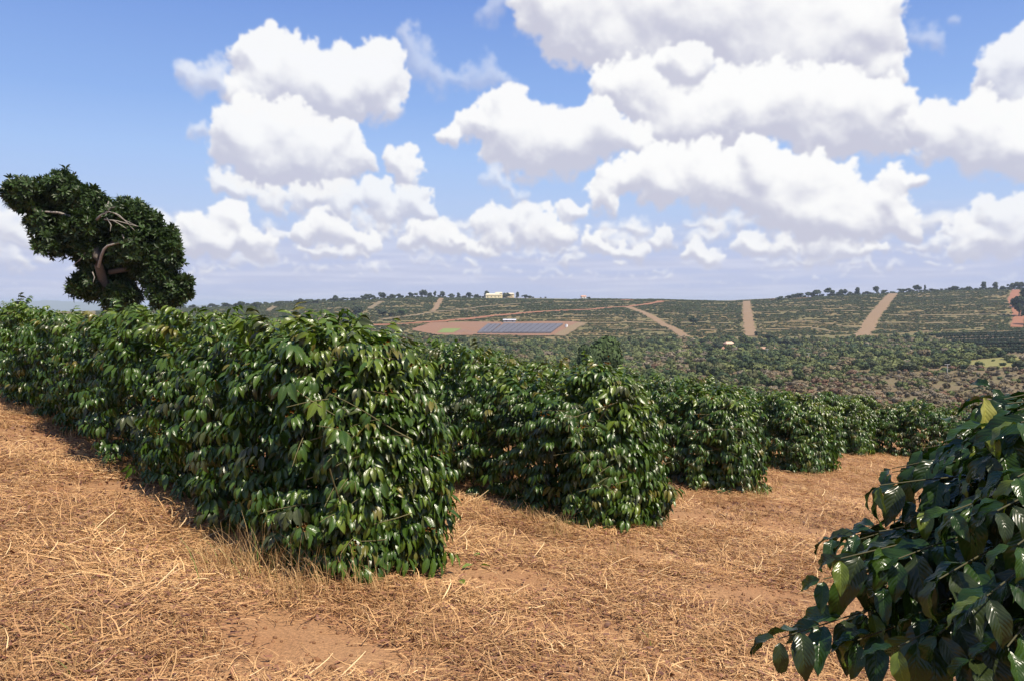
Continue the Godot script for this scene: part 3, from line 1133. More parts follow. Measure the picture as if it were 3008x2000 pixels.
func lobes_of(kind: String, r: RandomNumberGenerator) -> Array:
	var out := []
	match kind:
		"bush":
			for i in 7:
				var a := r.randf() * TAU
				var q := r.randf_range(0.0, 0.32)
				out.append([Vector3(cos(a) * q, r.randf_range(0.25, 0.62), sin(a) * q), r.randf_range(0.17, 0.30)])
		"round":
			for i in 14:
				var d := Vector3(r.randfn(), r.randfn(), r.randfn()).normalized()
				out.append([Vector3(0.0, 0.58, 0.0) + d * Vector3(0.30, 0.27, 0.30) * r.randf_range(0.5, 1.0), r.randf_range(0.13, 0.22)])
		"flat":
			for i in 11:
				var a := r.randf() * TAU
				var q := r.randf_range(0.05, 0.5)
				out.append([Vector3(cos(a) * q, r.randf_range(0.42, 0.82) - q * 0.25, sin(a) * q), r.randf_range(0.12, 0.20)])
		"tall":
			for i in 12:
				var y := r.randf_range(0.28, 0.88)
				var a := r.randf() * TAU
				var q := 0.26 * (1.0 - absf(y - 0.5)) * r.randf()
				out.append([Vector3(cos(a) * q, y, sin(a) * q), r.randf_range(0.12, 0.19)])
	return out

var crowns := {}
var boles := {}

func prepare_trees() -> void:
	var r := RandomNumberGenerator.new()
	r.seed = 5150
	for k in ["bush", "round", "flat", "tall"]:
		crowns[k] = []
		for i in 4:
			crowns[k].append(crown_mesh(r, lobes_of(k, r), {"bush": 330, "round": 900, "flat": 520, "tall": 640}[k], {"bush": 0.13, "round": 0.085, "flat": 0.10, "tall": 0.09}[k]))
	crowns["fine"] = [crown_mesh(r, lobes_of("round", r), 4200, 0.042)]
	crowns["fine"].append(crowns["fine"][0])
	crowns["fine"].append(crown_mesh(r, lobes_of("round", r), 4200, 0.042))
	crowns["fine"].append(crowns["fine"][2])
	for k in ["round", "flat", "tall", "fine"]:
		var s := Shape.new()
		tube(s, [Vector3(0, -0.05, 0), Vector3(0.01, 0.2, 0.0), Vector3(-0.01, 0.42, 0.01), Vector3(0.0, 0.7, 0.0)], [0.040, 0.030, 0.022, 0.008], 6)
		for j in 5:
			var a := TAU * j / 5.0 + 0.4
			var out := Vector3(cos(a), 0.0, sin(a))
			tube(s, [Vector3(0, 0.28 + 0.05 * j, 0), out * 0.12 + Vector3(0, 0.42 + 0.04 * j, 0), out * (0.38 if k == "flat" else 0.24) + Vector3(0, 0.60 + 0.03 * j, 0)], [0.018, 0.012, 0.004], 5)
		boles[k] = s.mesh()

var tone_mats := {}
func tone(c: Vector3) -> StandardMaterial3D:
	if not tone_mats.has(c):
		var m: StandardMaterial3D = M.far_leaf.duplicate()
		m.albedo_color = lin(c.x, c.y, c.z)
		tone_mats[c] = m
	return tone_mats[c]

func tree(called: String, foot: Vector3, tall: float, wide: float, kind: String, c: Vector3, label: String, group := "", category := "tree") -> Node3D:
	var o := base(called, foot, rng.randf() * TAU)
	tag(o, label, category, group)
	var t := Transform3D(Basis.from_scale(Vector3(wide, tall, wide)), Vector3.ZERO)
	part("trunk", boles[kind], M.bark, o, t)
	part("crown", crowns[kind][rng.randi() % 4], tone(c), o, t)
	return o

func tree_px(called: String, px: float, py: float, tall_px: float, wide_px: float, kind: String, c: Vector3, label: String, group := "") -> Node3D:
	var p := on_ground(px, py)
	var k := -p.z / FOCAL
	return tree(called, p - Vector3(0, 0.3, 0), tall_px * k, wide_px * k / (1.05 if kind == "flat" else 0.9), kind, c, label, group)

# the leaning tree beyond the rows
func leaning_tree() -> void:
	rng.seed = 99
	var D := 30.0
	var k := D / FOCAL
	var foot := at(325, 905, D)
	foot.y = height(foot.x, foot.z)
	var o := base("leaning_tree", foot)
	tag(o, "dark leaning evergreen tree with bare pale limbs rising behind the coffee hedge", "tree")
	var inv := o.global_transform.affine_inverse()
	# [x, y, r, depth shift]
	var lobes := [[80, 568, 42, 0.3], [28, 562, 17, 0.5], [60, 590, 26, 0.2], [110, 600, 30, -0.2], [178, 552, 44, 0.0], [150, 585, 42, -0.4], [258, 592, 38, 0.3], [225, 610, 40, -0.3], [303, 598, 15, 0.3], [128, 652, 40, 0.1], [190, 645, 52, -0.6], [98, 655, 14, 0.0], [155, 712, 38, 0.2], [118, 716, 14, 0.3], [200, 700, 45, -0.5], [235, 690, 42, 0.2], [250, 660, 36, 0.8],
		[345, 640, 30, 0.9], [383, 632, 42, 0.5], [360, 612, 22, 0.3], [425, 655, 36, 0.2], [430, 690, 42, 0.0], [490, 705, 32, 0.1], [478, 760, 42, 0.2], [500, 735, 24, 0.4], [510, 770, 16, 0.2], [383, 720, 46, 0.7], [337, 765, 45, -0.3], [415, 765, 46, 0.0], [310, 800, 38, -0.5], [266, 822, 36, 0.2], [233, 842, 26, 0.3], [262, 860, 20, 0.0], [345, 828, 38, -0.4], [262, 735, 26, 0.6], [300, 700, 40, -0.4], [262, 765, 30, -0.6], [320, 675, 36, -0.5], [345, 690, 36, -0.6], [235, 735, 26, -0.3], [285, 640, 34, -0.6], [300, 755, 34, -0.6],
		[452, 826, 28, 0.1], [462, 800, 32, 0.3], [505, 842, 34, 0.0], [543, 828, 15, 0.1], [475, 868, 32, 0.2], [518, 870, 22, 0.2], [352, 872, 34, 0.4], [385, 872, 26, -0.2], [330, 880, 34, 0.0], [545, 862, 12, 0.0]]
	# one leafy twig end: a rosette
	var clumps := []
	for v in 4:
		var s := Shape.new()
		for j in 13:
			var a := TAU * j / 13.0 * 2.4
			var el := rng.randf_range(-0.3, 1.1)
			var d := Vector3(cos(a) * cos(el), sin(el), sin(a) * cos(el))
			var g := rng.randf_range(0.7, 1.3)
			blade(s, Transform3D(frame(d, Vector3.UP + Vector3(rng.randfn(), 0, rng.randfn()) * 0.3), d * 0.02), 0.20, 0.075, 0.4, 3, 2, 0.0, 0.0, Color(g, g, g))
		s.smooth()
		clumps.append(s.mesh())
	var lists := [[], [], [], []]
	var tints := [[], [], [], []]
	for l in lobes:
		var c := at(l[0], l[1], D - l[3])
		var rad: float = l[2] * k
		for n in int(430.0 * rad * rad + 22.0):
			var d := Vector3(rng.randfn(), rng.randfn(), rng.randfn()).normalized()
			var q := rng.randf_range(1.08, 1.36) if rng.randf() < 0.09 else rng.randf_range(0.74, 1.12) if rng.randf() < 0.75 else rng.randf_range(0.3, 0.8)
			var p := c + d * rad * q
			var z := rng.randf_range(0.8, 1.35)
			var b := frame(Vector3(rng.randfn(), rng.randfn(), rng.randfn()), d + Vector3.UP * 0.7)
			var v := rng.randi() % 4
			lists[v].append(inv * Transform3D(b.scaled_local(Vector3(z, z, z)), p))
			var g := rng.randf_range(0.7, 1.3)
			tints[v].append(Color(0.038 * g, 0.068 * g, 0.018 * g))
	var crown := Node3D.new()
	crown.name = "crown"
	o.add_child(crown)
	for v in 4:
		many("foliage", clumps[v], M.tree_leaf, lists[v], tints[v], crown)
	var limb := func(called: String, pts: Array, r0: float, r1: float, mat: Material):
		var s := Shape.new()
		var w := []
		var rad := []
		for i in pts.size():
			w.append(at(pts[i][0], pts[i][1], D - pts[i][2]))
			rad.append(lerpf(r0, r1, float(i) / (pts.size() - 1)))
		tube(s, w, rad, 8)
		part(called, s.mesh(), mat, o, inv)
	limb.call("trunk", [[330, 915, 0.0], [318, 870, 0.1], [300, 820, 0.3], [288, 780, 0.75], [283, 755, 0.85], [276, 720, 0.6], [262, 690, 0.3], [240, 655, 0.0], [215, 620, 0.0], [190, 580, 0.0]], 0.20, 0.06, M.bark)
	limb.call("limb", [[288, 785, 0.95], [296, 752, 1.2], [304, 733, 1.25], [314, 723, 1.3], [335, 717, 1.3], [362, 711, 1.3], [378, 702, 1.2]], 0.058, 0.024, M.pale_bark)
	limb.call("limb", [[361, 712, 1.3], [362, 700, 1.35], [358, 690, 1.3]], 0.03, 0.018, M.pale_bark)
	limb.call("limb", [[250, 680, 0.4], [275, 655, 0.8], [290, 638, 1.15], [303, 628, 1.2], [312, 612, 1.1], [318, 592, 1.0]], 0.065, 0.02, M.pale_bark)
	limb.call("limb", [[215, 640, 0.2], [170, 625, 0.4], [120, 622, 0.5], [103, 622, 0.5], [95, 600, 0.4]], 0.05, 0.02, M.pale_bark)
	limb.call("limb", [[320, 800, 0.2], [380, 790, 0.2], [440, 800, 0.2], [490, 840, 0.1]], 0.10, 0.03, M.bark)
	limb.call("limb", [[300, 740, 0.2], [360, 690, 0.1], [420, 680, 0.0], [470, 720, 0.0]], 0.10, 0.03, M.bark)
	for tw in [[[300, 632, 1.2], [318, 622, 1.4], [335, 627, 1.5], [360, 645, 1.5], [400, 664, 1.4]], [[335, 627, 1.5], [350, 634, 1.5], [372, 655, 1.5], [394, 678, 1.4]], [[305, 645, 1.25], [330, 648, 1.5], [352, 660, 1.55], [370, 672, 1.5]], [[330, 648, 1.5], [345, 650, 1.5], [375, 658, 1.5], [405, 666, 1.4]], [[312, 640, 1.3], [325, 662, 1.5], [322, 680, 1.5]], [[310, 625, 1.3], [322, 612, 1.4], [338, 608, 1.4]], [[270, 800, 0.9], [276, 815, 1.0], [272, 830, 1.0]], [[250, 742, 0.9], [232, 765, 0.9], [212, 780, 0.8]]]:
		limb.call("dead_branch", tw, 0.024, 0.008, M.pale_bark)

func build_scrub() -> void:
	rng.seed = 777
	var lists := [[], [], [], []]
	var tints := [[], [], [], []]
	var n := 0
	while n < 21000:
		var d := sqrt(rng.randf_range(70.0 * 70.0, 585.0 * 585.0))
		var u := rng.randf_range(-0.62, 0.80)
		var x := u * d
		var z := -d
		n += 1
		var px := u * FOCAL + 1504.0
		var green := n_big.get_noise_2d(x * 3.5, z * 3.5) + 0.25 + 0.55 * smoothstep(170.0, 360.0, d) - 0.12 * smoothstep(2300.0, 2900.0, px)
		var open := n_mid.get_noise_2d(x * 0.035 + 300.0, z * 0.035)
		# the pale grassy clearing and bare slope on the right
		if open > 0.28 and rng.randf() < 0.6:
			continue
		if in_clear(x, z):
			continue
		var q2 := Vector2(x, z)
		var grassy := false
		var closed := false
		for zn in zones:
			if Geometry2D.is_point_in_polygon(q2, zn[0]):
				if zn[1] == "crop":
					closed = true
				elif zn[1] == "grass" and rng.randf() < 0.93:
					grassy = true
				elif zn[1] == "brown":
					green -= 0.55
		if closed or grassy:
			continue
		var size := rng.randf_range(1.3, 3.6)
		if green > 0.3 and rng.randf() < 0.35:
			size *= 1.6
		if d < 300.0:
			size *= 0.72
		var c := Vector3(0.190, 0.148, 0.085)
		if rng.randf() < 0.25 + green * 0.9:
			c = Vector3(0.095, 0.122, 0.040).lerp(Vector3(0.165, 0.180, 0.062), rng.randf())
			if rng.randf() < 0.22:
				c = Vector3(0.050, 0.080, 0.032)
		elif rng.randf() < 0.4:
			c = Vector3(0.225, 0.185, 0.13)
		elif rng.randf() < 0.3 and d < 330.0:
			c = Vector3(0.20, 0.118, 0.075)
		var g := rng.randf_range(0.8, 1.2)
		var b := Basis(Vector3.UP, rng.randf() * TAU).scaled_local(Vector3(size * rng.randf_range(0.9, 1.5), size * rng.randf_range(0.7, 1.15), size * rng.randf_range(0.9, 1.5)))
		var v := rng.randi() % 4
		lists[v].append(Transform3D(b, grounded(x, z, -0.12 * size)))
		tints[v].append(Color(c.x * g, c.y * g, c.z * g))
	var tall := []
	var tall_c := []
	for n2 in 1500:
		var d := sqrt(rng.randf_range(170.0 * 170.0, 580.0 * 580.0))
		var u := rng.randf_range(-0.55, 0.66)
		var q3 := Vector2(u * d, -d)
		var px := u * FOCAL + 1504.0
		if n_big.get_noise_2d(q3.x * 2.5 + 900.0, q3.y * 2.5) < 0.02 + 0.25 * smoothstep(2300.0, 2800.0, px) or in_clear(q3.x, q3.y):
			continue
		var shut := false
		for zn in zones:
			if Geometry2D.is_point_in_polygon(q3, zn[0]):
				shut = true
		if shut:
			continue
		var h2 := rng.randf_range(3.0, 6.5)
		tall.append(Transform3D(Basis(Vector3.UP, rng.randf() * TAU).scaled_local(Vector3(h2 * 1.1, h2, h2 * 1.1)), grounded(q3.x, q3.y, -0.15 * h2)))
		var g2 := rng.randf_range(0.7, 1.35)
		tall_c.append(Color(0.070 * g2, 0.098 * g2, 0.034 * g2) if rng.randf() < 0.7 else Color(0.13 * g2, 0.135 * g2, 0.06 * g2))
	tag(many("scrub", crowns.round[0], M.far_leaf, tall, tall_c, self), "taller green savanna trees rising out of the valley scrub", "scrub")
	for v in 4:
		var o := many("scrub", crowns.bush[v], M.far_leaf, lists[v], tints[v], self)
		tag(o, ["dense mixed savanna scrub filling the valley", "brownish savanna bushes among the valley scrub", "low grey green shrubs among the valley scrub", "dark green shrubs among the valley scrub"][v], "scrub")

var zones := []          # [polygon, what grows]
var clear_spots := []    # Vector3(x, z, r) kept free of scrub
func in_clear(x: float, z: float) -> bool:
	for c in clear_spots:
		if Vector2(x - c.x, z - c.y).length() < c.z:
			return true
	return false

func ground_poly(px: Array) -> PackedVector2Array:
	var poly := PackedVector2Array()
	for i in range(0, px.size(), 2):
		var p := on_ground(px[i], px[i + 1])
		poly.append(Vector2(p.x, p.z))
	return poly

# low bushes that join the trees along the crest
func build_crest() -> void:
	rng.seed = 246
	var w := []
	var c := []
	for seg in [[480, 1600, 260], [2285, 3060, 260]]:
		for n in seg[2]:
			var px := rng.randf_range(seg[0], seg[1])
			var p := on_ground(px, 700.0)
			var size := rng.randf_range(1.5, 4.2)
			w.append(Transform3D(Basis(Vector3.UP, rng.randf() * TAU).scaled_local(Vector3(size * 1.4, size, size * 1.4)), grounded(p.x + rng.randfn() * 3.0, p.z - rng.randf_range(-6.0, 10.0), -0.2)))
			var g := rng.randf_range(0.7, 1.3)
			c.append(Color(0.055 * g, 0.070 * g, 0.034 * g))
	tag(many("crest_scrub", crowns.bush[1], M.far_leaf, w, c, self), "low dark bushes joining the trees along the far ridge", "scrub")

# ---------------------------------------------------------------- straw, litter, tufts
func straw_mesh(r: RandomNumberGenerator, count: int, spread: float, lift: float) -> ArrayMesh:
	var s := Shape.new()
	var main := r.randf() * TAU
	for n in count:
		var a := main + r.randfn() * 0.9
		var len := r.randf_range(0.035, 0.17) if r.randf() < 0.95 else r.randf_range(0.17, 0.28)
		var wd := r.randf_range(0.0014, 0.0034)
		var q := sqrt(r.randf()) * spread
		var w := r.randf() * TAU
		var p := Vector3(cos(w) * q, r.randf_range(0.0, lift), sin(w) * q)
		var bend := r.randfn() * 0.7
		var rise := r.randf_range(-0.05, 0.16)
		if r.randf() < 0.12:
			rise = r.randf_range(0.2, 0.8)
		var t := r.randf()
		var c := Vector3(0.60, 0.385, 0.180).lerp(Vector3(0.32, 0.172, 0.078), t)
		if r.randf() < 0.05:
			c = Vector3(0.72, 0.53, 0.29)
		if r.randf() < 0.32:
			c = Vector3(0.24, 0.112, 0.066).lerp(Vector3(0.13, 0.062, 0.045), r.randf())
			len = r.randf_range(0.015, 0.05)
			wd = r.randf_range(0.004, 0.009)
		var at0 := s.v.size()
		var roll := r.randf_range(-0.6, 0.6)
		for i in 4:
			var f := i / 3.0
			var dir := Vector3(cos(a), 0.0, sin(a))
			var side := Vector3(-dir.z, roll, dir.x).normalized()
			var k := wd * (1.0 - 0.6 * f)
			s.v.append(p + side * k)
			s.v.append(p - side * k)
			s.n.append(Vector3.UP)
			s.n.append(Vector3.UP)
			var g := 1.0
			s.c.append(Color(c.x * g, c.y * g, c.z * g))
			s.c.append(Color(c.x * g, c.y * g, c.z * g))
			p += dir * len / 3.0 + Vector3.UP * (rise * len / 3.0) * (1.0 - f * 1.2)
			a += bend / 3.0
		for i in 3:
			var b := at0 + i * 2
			s.ix.append_array([b, b + 2, b + 1, b + 1, b + 2, b + 3])
	s.smooth()
	return s.mesh()

func tuft_mesh(r: RandomNumberGenerator, count: int, tall: float, spread: float, green: float) -> ArrayMesh:
	var s := Shape.new()
	for n in count:
		var a := r.randf() * TAU
		var out := r.randf_range(0.05, 0.75)
		var len := tall * r.randf_range(0.45, 1.1)
		var wd := r.randf_range(0.0020, 0.0042)
		var p := Vector3(r.randfn(), 0.0, r.randfn()) * spread * 0.4
		var c := Vector3(0.56, 0.38, 0.175).lerp(Vector3(0.38, 0.22, 0.10), r.randf())
		if r.randf() < green:
			c = Vector3(0.15, 0.21, 0.05)
		var at0 := s.v.size()
		for i in 5:
			var f := i / 4.0
			var dir := Vector3(cos(a) * out * (0.4 + f * 1.5), 1.0 - f * out * 0.9, sin(a) * out * (0.4 + f * 1.5)).normalized()
			var side := Vector3(-sin(a + 0.7), 0.0, cos(a + 0.7))
			var k := wd * (1.0 - 0.85 * f)
			s.v.append(p + side * k)
			s.v.append(p - side * k)
			s.n.append(Vector3.UP)
			s.n.append(Vector3.UP)
			s.c.append(Color(c.x, c.y, c.z))
			s.c.append(Color(c.x, c.y, c.z))
			p += dir * len / 4.0
		for i in 4:
			var b := at0 + i * 2
			s.ix.append_array([b, b + 2, b + 1, b + 1, b + 2, b + 3])
	s.smooth()
	return s.mesh()

# how much straw lies at a spot
func straw_cover(x: float, z: float) -> float:
	var k := 0.80 + 0.25 * smoothstep(7.0, 14.0, -z) + 1.2 * n_mid.get_noise_2d(x * 0.55 + 40.0, z * 0.55) + 0.5 * n_mid.get_noise_2d(x * 1.6, z * 1.6 + 90.0)
	for b in bare:
		var q := Vector2((x - b[0].x) / b[1], (z - b[0].z) / b[2]).length()
		k -= 1.2 * smoothstep(1.9, 0.0, q)
	return k

var bare := []

func build_litter() -> void:
	rng.seed = 31337
	for b in [[930, 1905, 0.36, 0.26], [1100, 1965, 0.35, 0.22], [1350, 1700, 0.5, 0.35], [390, 1440, 0.55, 0.8], [2200, 1745, 0.9, 0.45], [2400, 1570, 0.5, 0.4], [1650, 1850, 0.4, 0.2], [1950, 1640, 0.45, 0.3], [700, 1840, 0.3, 0.2], [1480, 1680, 0.5, 0.25]]:
		bare.append([on_ground(b[0], b[1]), b[2], b[3]])
	var kinds := []
	for i in 8:
		kinds.append(straw_mesh(rng, 74, 0.26, 0.03))
	var lists := []
	var tints := []
	for i in 8:
		lists.append([])
		tints.append([])
	var spots := []
	for n in 9000:
		spots.append(sqrt(rng.randf_range(2.2 * 2.2, 9.5 * 9.5)))
	for n in 22000:
		spots.append(sqrt(rng.randf_range(9.0 * 9.0, 34.0 * 34.0)))
	for d in spots:
		var u := rng.randf_range(-0.95, 0.85)
		var x: float = u * d
		var z: float = -d
		var cover := straw_cover(x, z)
		if rng.randf() > cover + 0.05:
			continue
		var v := rng.randi() % 8
		var size := rng.randf_range(0.75, 1.3)
		var nrm := Vector3(0.110, 1.0, -0.055).normalized()
		var b := frame(Vector3(sin(rng.randf() * TAU), 0.0, cos(rng.randf() * TAU)), nrm)
		b = Basis(nrm, rng.randf() * TAU) * b
		lists[v].append(Transform3D(b.scaled_local(Vector3(size, size * rng.randf_range(0.7, 1.5), size)), grounded(x, z, 0.004 + 0.012 * clampf(cover, 0.0, 1.2))))
		var warm := clampf(0.5 + 1.3 * n_mid.get_noise_2d(x * 0.6, z * 0.6 + 33.0), 0.0, 1.0)
		var g := rng.randf_range(0.78, 1.12) * lerpf(1.28, 0.98, warm)
		tints[v].append(Color(g * 1.02, g * lerpf(1.03, 0.96, warm), g * lerpf(1.04, 0.94, warm)))
	for v in 8:
		var o := many("straw_mulch", kinds[v], M.straw, lists[v], tints[v], self)
		tag(o, "loose dry straw mulch scattered over the reddish soil", "straw", "straw mulch")
	# dead brown leaves
	var s := Shape.new()
	blade(s, Transform3D.IDENTITY, 0.065, 0.034, 1.8, 3, 2, 0.0, 0.0, Color.WHITE)
	s.smooth()
	var ls := []
	var lc := []
	for n in 14000:
		var d := sqrt(rng.randf_range(2.2 * 2.2, 12.0 * 12.0))
		var u := rng.randf_range(-0.82, 0.75)
		var x := u * d
		if n_mid.get_noise_2d(x * 0.7 - 200.0, -d * 0.7) + 0.25 * smoothstep(0.0, -4.0, x) < 0.10:
			continue
		var b := frame(Vector3(rng.randfn(), rng.randfn() * 0.3, rng.randfn()), Vector3(rng.randfn() * 0.6, 1.0, rng.randfn() * 0.6))
		if straw_cover(x, -d) < 0.35 and rng.randf() < 0.7:
			continue
		var z := rng.randf_range(0.4, 1.2)
		ls.append(Transform3D(b.scaled_local(Vector3(z, z, z)), grounded(x, -d, 0.03)))
		var g := rng.randf_range(0.6, 1.35)
		lc.append(Color(0.16 * g, 0.078 * g, 0.052 * g) if rng.randf() < 0.8 else Color(0.25 * g, 0.145 * g, 0.10 * g))
	tag(many("leaf_litter", s.mesh(), M.straw, ls, lc, self), "curled brown dead leaves lying among the straw", "leaf litter")
	# clods and crumbs of soil
	var clod := Shape.new()
	berry(clod, Vector3.ZERO, 0.012)
	for i in clod.v.size():
		clod.v[i] *= 1.0 + 0.5 * n_fine.get_noise_3d(clod.v[i].x * 60.0, clod.v[i].y * 60.0, clod.v[i].z * 60.0)
	clod.smooth()
	var cl := []
	var cc := []
	for n in 9000:
		var d := sqrt(rng.randf_range(2.4 * 2.4, 11.0 * 11.0))
		var x := rng.randf_range(-0.8, 0.78) * d
		if straw_cover(x, -d) > 0.75 and rng.randf() < 0.8:
			continue
		var z := rng.randf_range(0.25, 1.0) * (1.0 if rng.randf() < 0.9 else 1.8)
		cl.append(Transform3D(Basis.from_euler(Vector3(rng.randf() * 6.0, rng.randf() * 6.0, 0.0)).scaled_local(Vector3(z * 1.3, z, z)), grounded(x, -d, 0.002)))
		var g := rng.randf_range(0.7, 1.15)
		cc.append(Color(0.255 * g, 0.122 * g, 0.056 * g))
	tag(many("soil_crumbs", clod.mesh(), M.straw, cl, cc, self), "small reddish clods and crumbs lying on the bare soil", "soil crumbs")
	# short upright stubble all over, not countable
	var st := []
	for i in 3:
		st.append(tuft_mesh(rng, 26, 0.15, 0.10, 0.02))
	var sl := [[], [], []]
	var sc := [[], [], []]
	for n in 3600:
		var d := sqrt(rng.randf_range(3.0 * 3.0, 24.0 * 24.0))
		var u := rng.randf_range(-0.8, 0.78)
		var x := u * d
		if n_mid.get_noise_2d(x * 0.5 + 500.0, -d * 0.5) < 0.05 or straw_cover(x, -d) < 0.3:
			continue
		var z := rng.randf_range(0.5, 1.2)
		var v := rng.randi() % 3
		sl[v].append(Transform3D(Basis(Vector3.UP, rng.randf() * TAU).scaled_local(Vector3(z, z, z)), grounded(x, -d)))
		var g := rng.randf_range(0.8, 1.15)
		sc[v].append(Color(g, g * 0.97, g * 0.95))
	for v in 3:
		tag(many("dry_stubble", st[v], M.straw, sl[v], sc[v], self), "short dry grass stubble standing in the mulch", "dry grass", "dry grass stubble")
	# tufts that stand out
	var big := [tuft_mesh(rng, 110, 0.42, 0.40, 0.05), tuft_mesh(rng, 120, 0.32, 0.36, 0.02), tuft_mesh(rng, 100, 0.46, 0.34, 0.12)]
	for t in [[690, 1690, 0, 1.0, "tall dry grass tuft at the left foot of the nearest hedge"], [780, 1712, 2, 1.0, "tall dry grass tuft tinged green before the dark gap under the nearest hedge"], [910, 1728, 0, 0.9, "dry bent grass tuft under the overhang of the nearest hedge"], [1060, 1748, 1, 0.8, "low dry grass tuft beside the end of the nearest hedge"], [630, 1680, 1, 0.9, "leftmost dry grass tuft before the nearest hedge"], [850, 1765, 1, 0.8, "low sprawling dry grass tuft in front of the nearest hedge"],
			[1640, 1575, 0, 0.75, "upright dry grass tuft at the left foot of the second hedge end"], [1560, 1540, 1, 0.8, "dry grass tuft before the shaded side of the second hedge"], [1505, 1635, 1, 0.6, "dry grass tuft on open mulch between the first two hedge ends"], [1830, 1640, 2, 0.55, "thin dry grass tuft on the mulch below the second hedge end"], [2090, 1900, 1, 0.5, "pale dry grass tuft left of the dark bush at the bottom"], [2230, 1470, 2, 0.7, "yellow green grass tuft at the foot of the third hedge end"], [2400, 1460, 1, 0.6, "dry grass tuft on the track right of the third hedge end"]]:
		var p := on_ground(t[0], t[1])
		var o := base("grass_tuft", p - Vector3(0, 0.01, 0), rng.randf() * TAU)
		o.scale = Vector3.ONE * t[3]
		tag(o, t[4], "grass tuft", "dry grass tufts")
		part("blades", big[t[2]], M.straw, o).set_meta("kind", "stuff")
	# green coffee leaves blown to the ground
	var g := leaf_mesh(0.11, 0.055, 0.5, 5, 4, 0.05, 1.0)
	var mat: StandardMaterial3D = M.leaf_tones[4].duplicate()
	mat.albedo_color = lin(0.30, 0.42, 0.08)
	for t in [[1325, 1640, "green leaf fallen on bare soil right by the nearest hedge end"], [1390, 1645, "pale green fallen leaf a little right of the nearest hedge end"], [1388, 1670, "dark shadowed fallen leaf lying below a paler one on bare soil"], [1440, 1675, "small fallen leaf rightmost of the green leaves on the soil"], [1350, 1718, "bright green fallen leaf in front of the others on the soil"], [1270, 1688, "fallen green leaf under the tip of the nearest hedge"], [1055, 1690, "yellow green leaf lying in the straw before the nearest hedge"]]:
		var p := on_ground(t[0], t[1])
		var o := part("fallen_leaf", g, mat, self, Transform3D(frame(Vector3(rng.randfn(), 0.1, rng.randfn()), Vector3(rng.randfn() * 0.3, 1.0, rng.randfn() * 0.3)), p + Vector3(0, 0.035, 0)))
		tag(o, t[2], "leaf", "green leaves on the ground")

# ---------------------------------------------------------------- the far slope: fields, tracks, nursery, houses
func build_tracks() -> void:
	var red := earth(Vector3(0.36, 0.155, 0.082))
	var tan := earth(Vector3(0.31, 0.205, 0.115))
	var pale := earth(Vector3(0.25, 0.19, 0.105))
	track("dirt_road", [1090, 956, 1200, 951, 1300, 944, 1440, 929, 1580, 917, 1700, 911, 1790, 904, 1850, 901, 1900, 895, 1948, 885], 9.0, red)
	track("dirt_track", [1842, 902, 1880, 915, 1930, 940, 1990, 973, 2018, 993], 8.0, tan)
	track("dirt_track", [2194, 885, 2196, 915, 2200, 950, 2206, 988], 9.0, tan)
	track("dirt_track", [2626, 863, 2598, 895, 2565, 935, 2530, 990], 11.0, tan)
	track("dirt_track", [1298, 877, 1287, 893, 1272, 915], 6.0, tan)
	track("dirt_track", [1118, 886, 1085, 908], 6.0, pale)
	track("dirt_track", [808, 900, 785, 915], 6.0, pale)
	track("dirt_track", [1120, 940, 1270, 918, 1420, 901, 1560, 891, 1750, 885, 1830, 883], 6.0, pale)
	track("dirt_track", [2262, 881, 2400, 874, 2620, 862, 2800, 854, 2985, 850], 7.0, red)
	track("dirt_track", [2988, 852, 2976, 885, 2996, 930, 2986, 962], 9.0, red)
	track("dirt_track", [1370, 877, 1430, 872, 1545, 875], 9.0, red)
	track("dirt_track", [1720, 876, 1850, 880, 1990, 882, 2110, 884], 8.0, pale)
	track("dirt_track", [1830, 881, 1850, 883], 12.0, red)
	for t in [[2225, 918, 2400, 912, 2575, 916], [2225, 952, 2350, 942, 2545, 966], [2225, 893, 2400, 899, 2585, 906], [2600, 892, 2800, 888, 2975, 890], [2575, 926, 2750, 927, 2960, 924], [2548, 968, 2700, 972, 2850, 985], [2210, 970, 2380, 962, 2535, 984], [1905, 921, 2050, 918, 2190, 922], [1945, 946, 2060, 946, 2195, 953], [1690, 949, 1800, 949, 1930, 945], [1620, 930, 1750, 926, 1900, 930], [1760, 965, 1900, 968, 1985, 972], [2030, 972, 2110, 968, 2200, 975], [2610, 875, 2800, 869, 2980, 868], [2215, 905, 2400, 885, 2610, 877], [2060, 896, 2120, 894, 2190, 892], [900, 912, 1000, 905, 1100, 902], [950, 925, 1080, 920], [1300, 905, 1420, 915, 1540, 912], [2560, 947, 2750, 950, 2900, 950]]:
		track("grass_terrace", t, 3.2, pale, 0.30)
	# bare red ground of the nursery and of the farmyard
	clear_poly = patch("nursery_yard", [1206, 970, 1262, 949, 1400, 946, 1690, 946, 1712, 949, 1640, 988, 1450, 985, 1290, 986], earth(Vector3(0.30, 0.165, 0.10)), 0.45)
	var track_tan := earth(Vector3(0.28, 0.20, 0.11))
	track("dirt_track", [1708, 950, 1680, 965, 1642, 988], 9.0, track_tan, 0.6)

var clear_poly := PackedVector2Array()

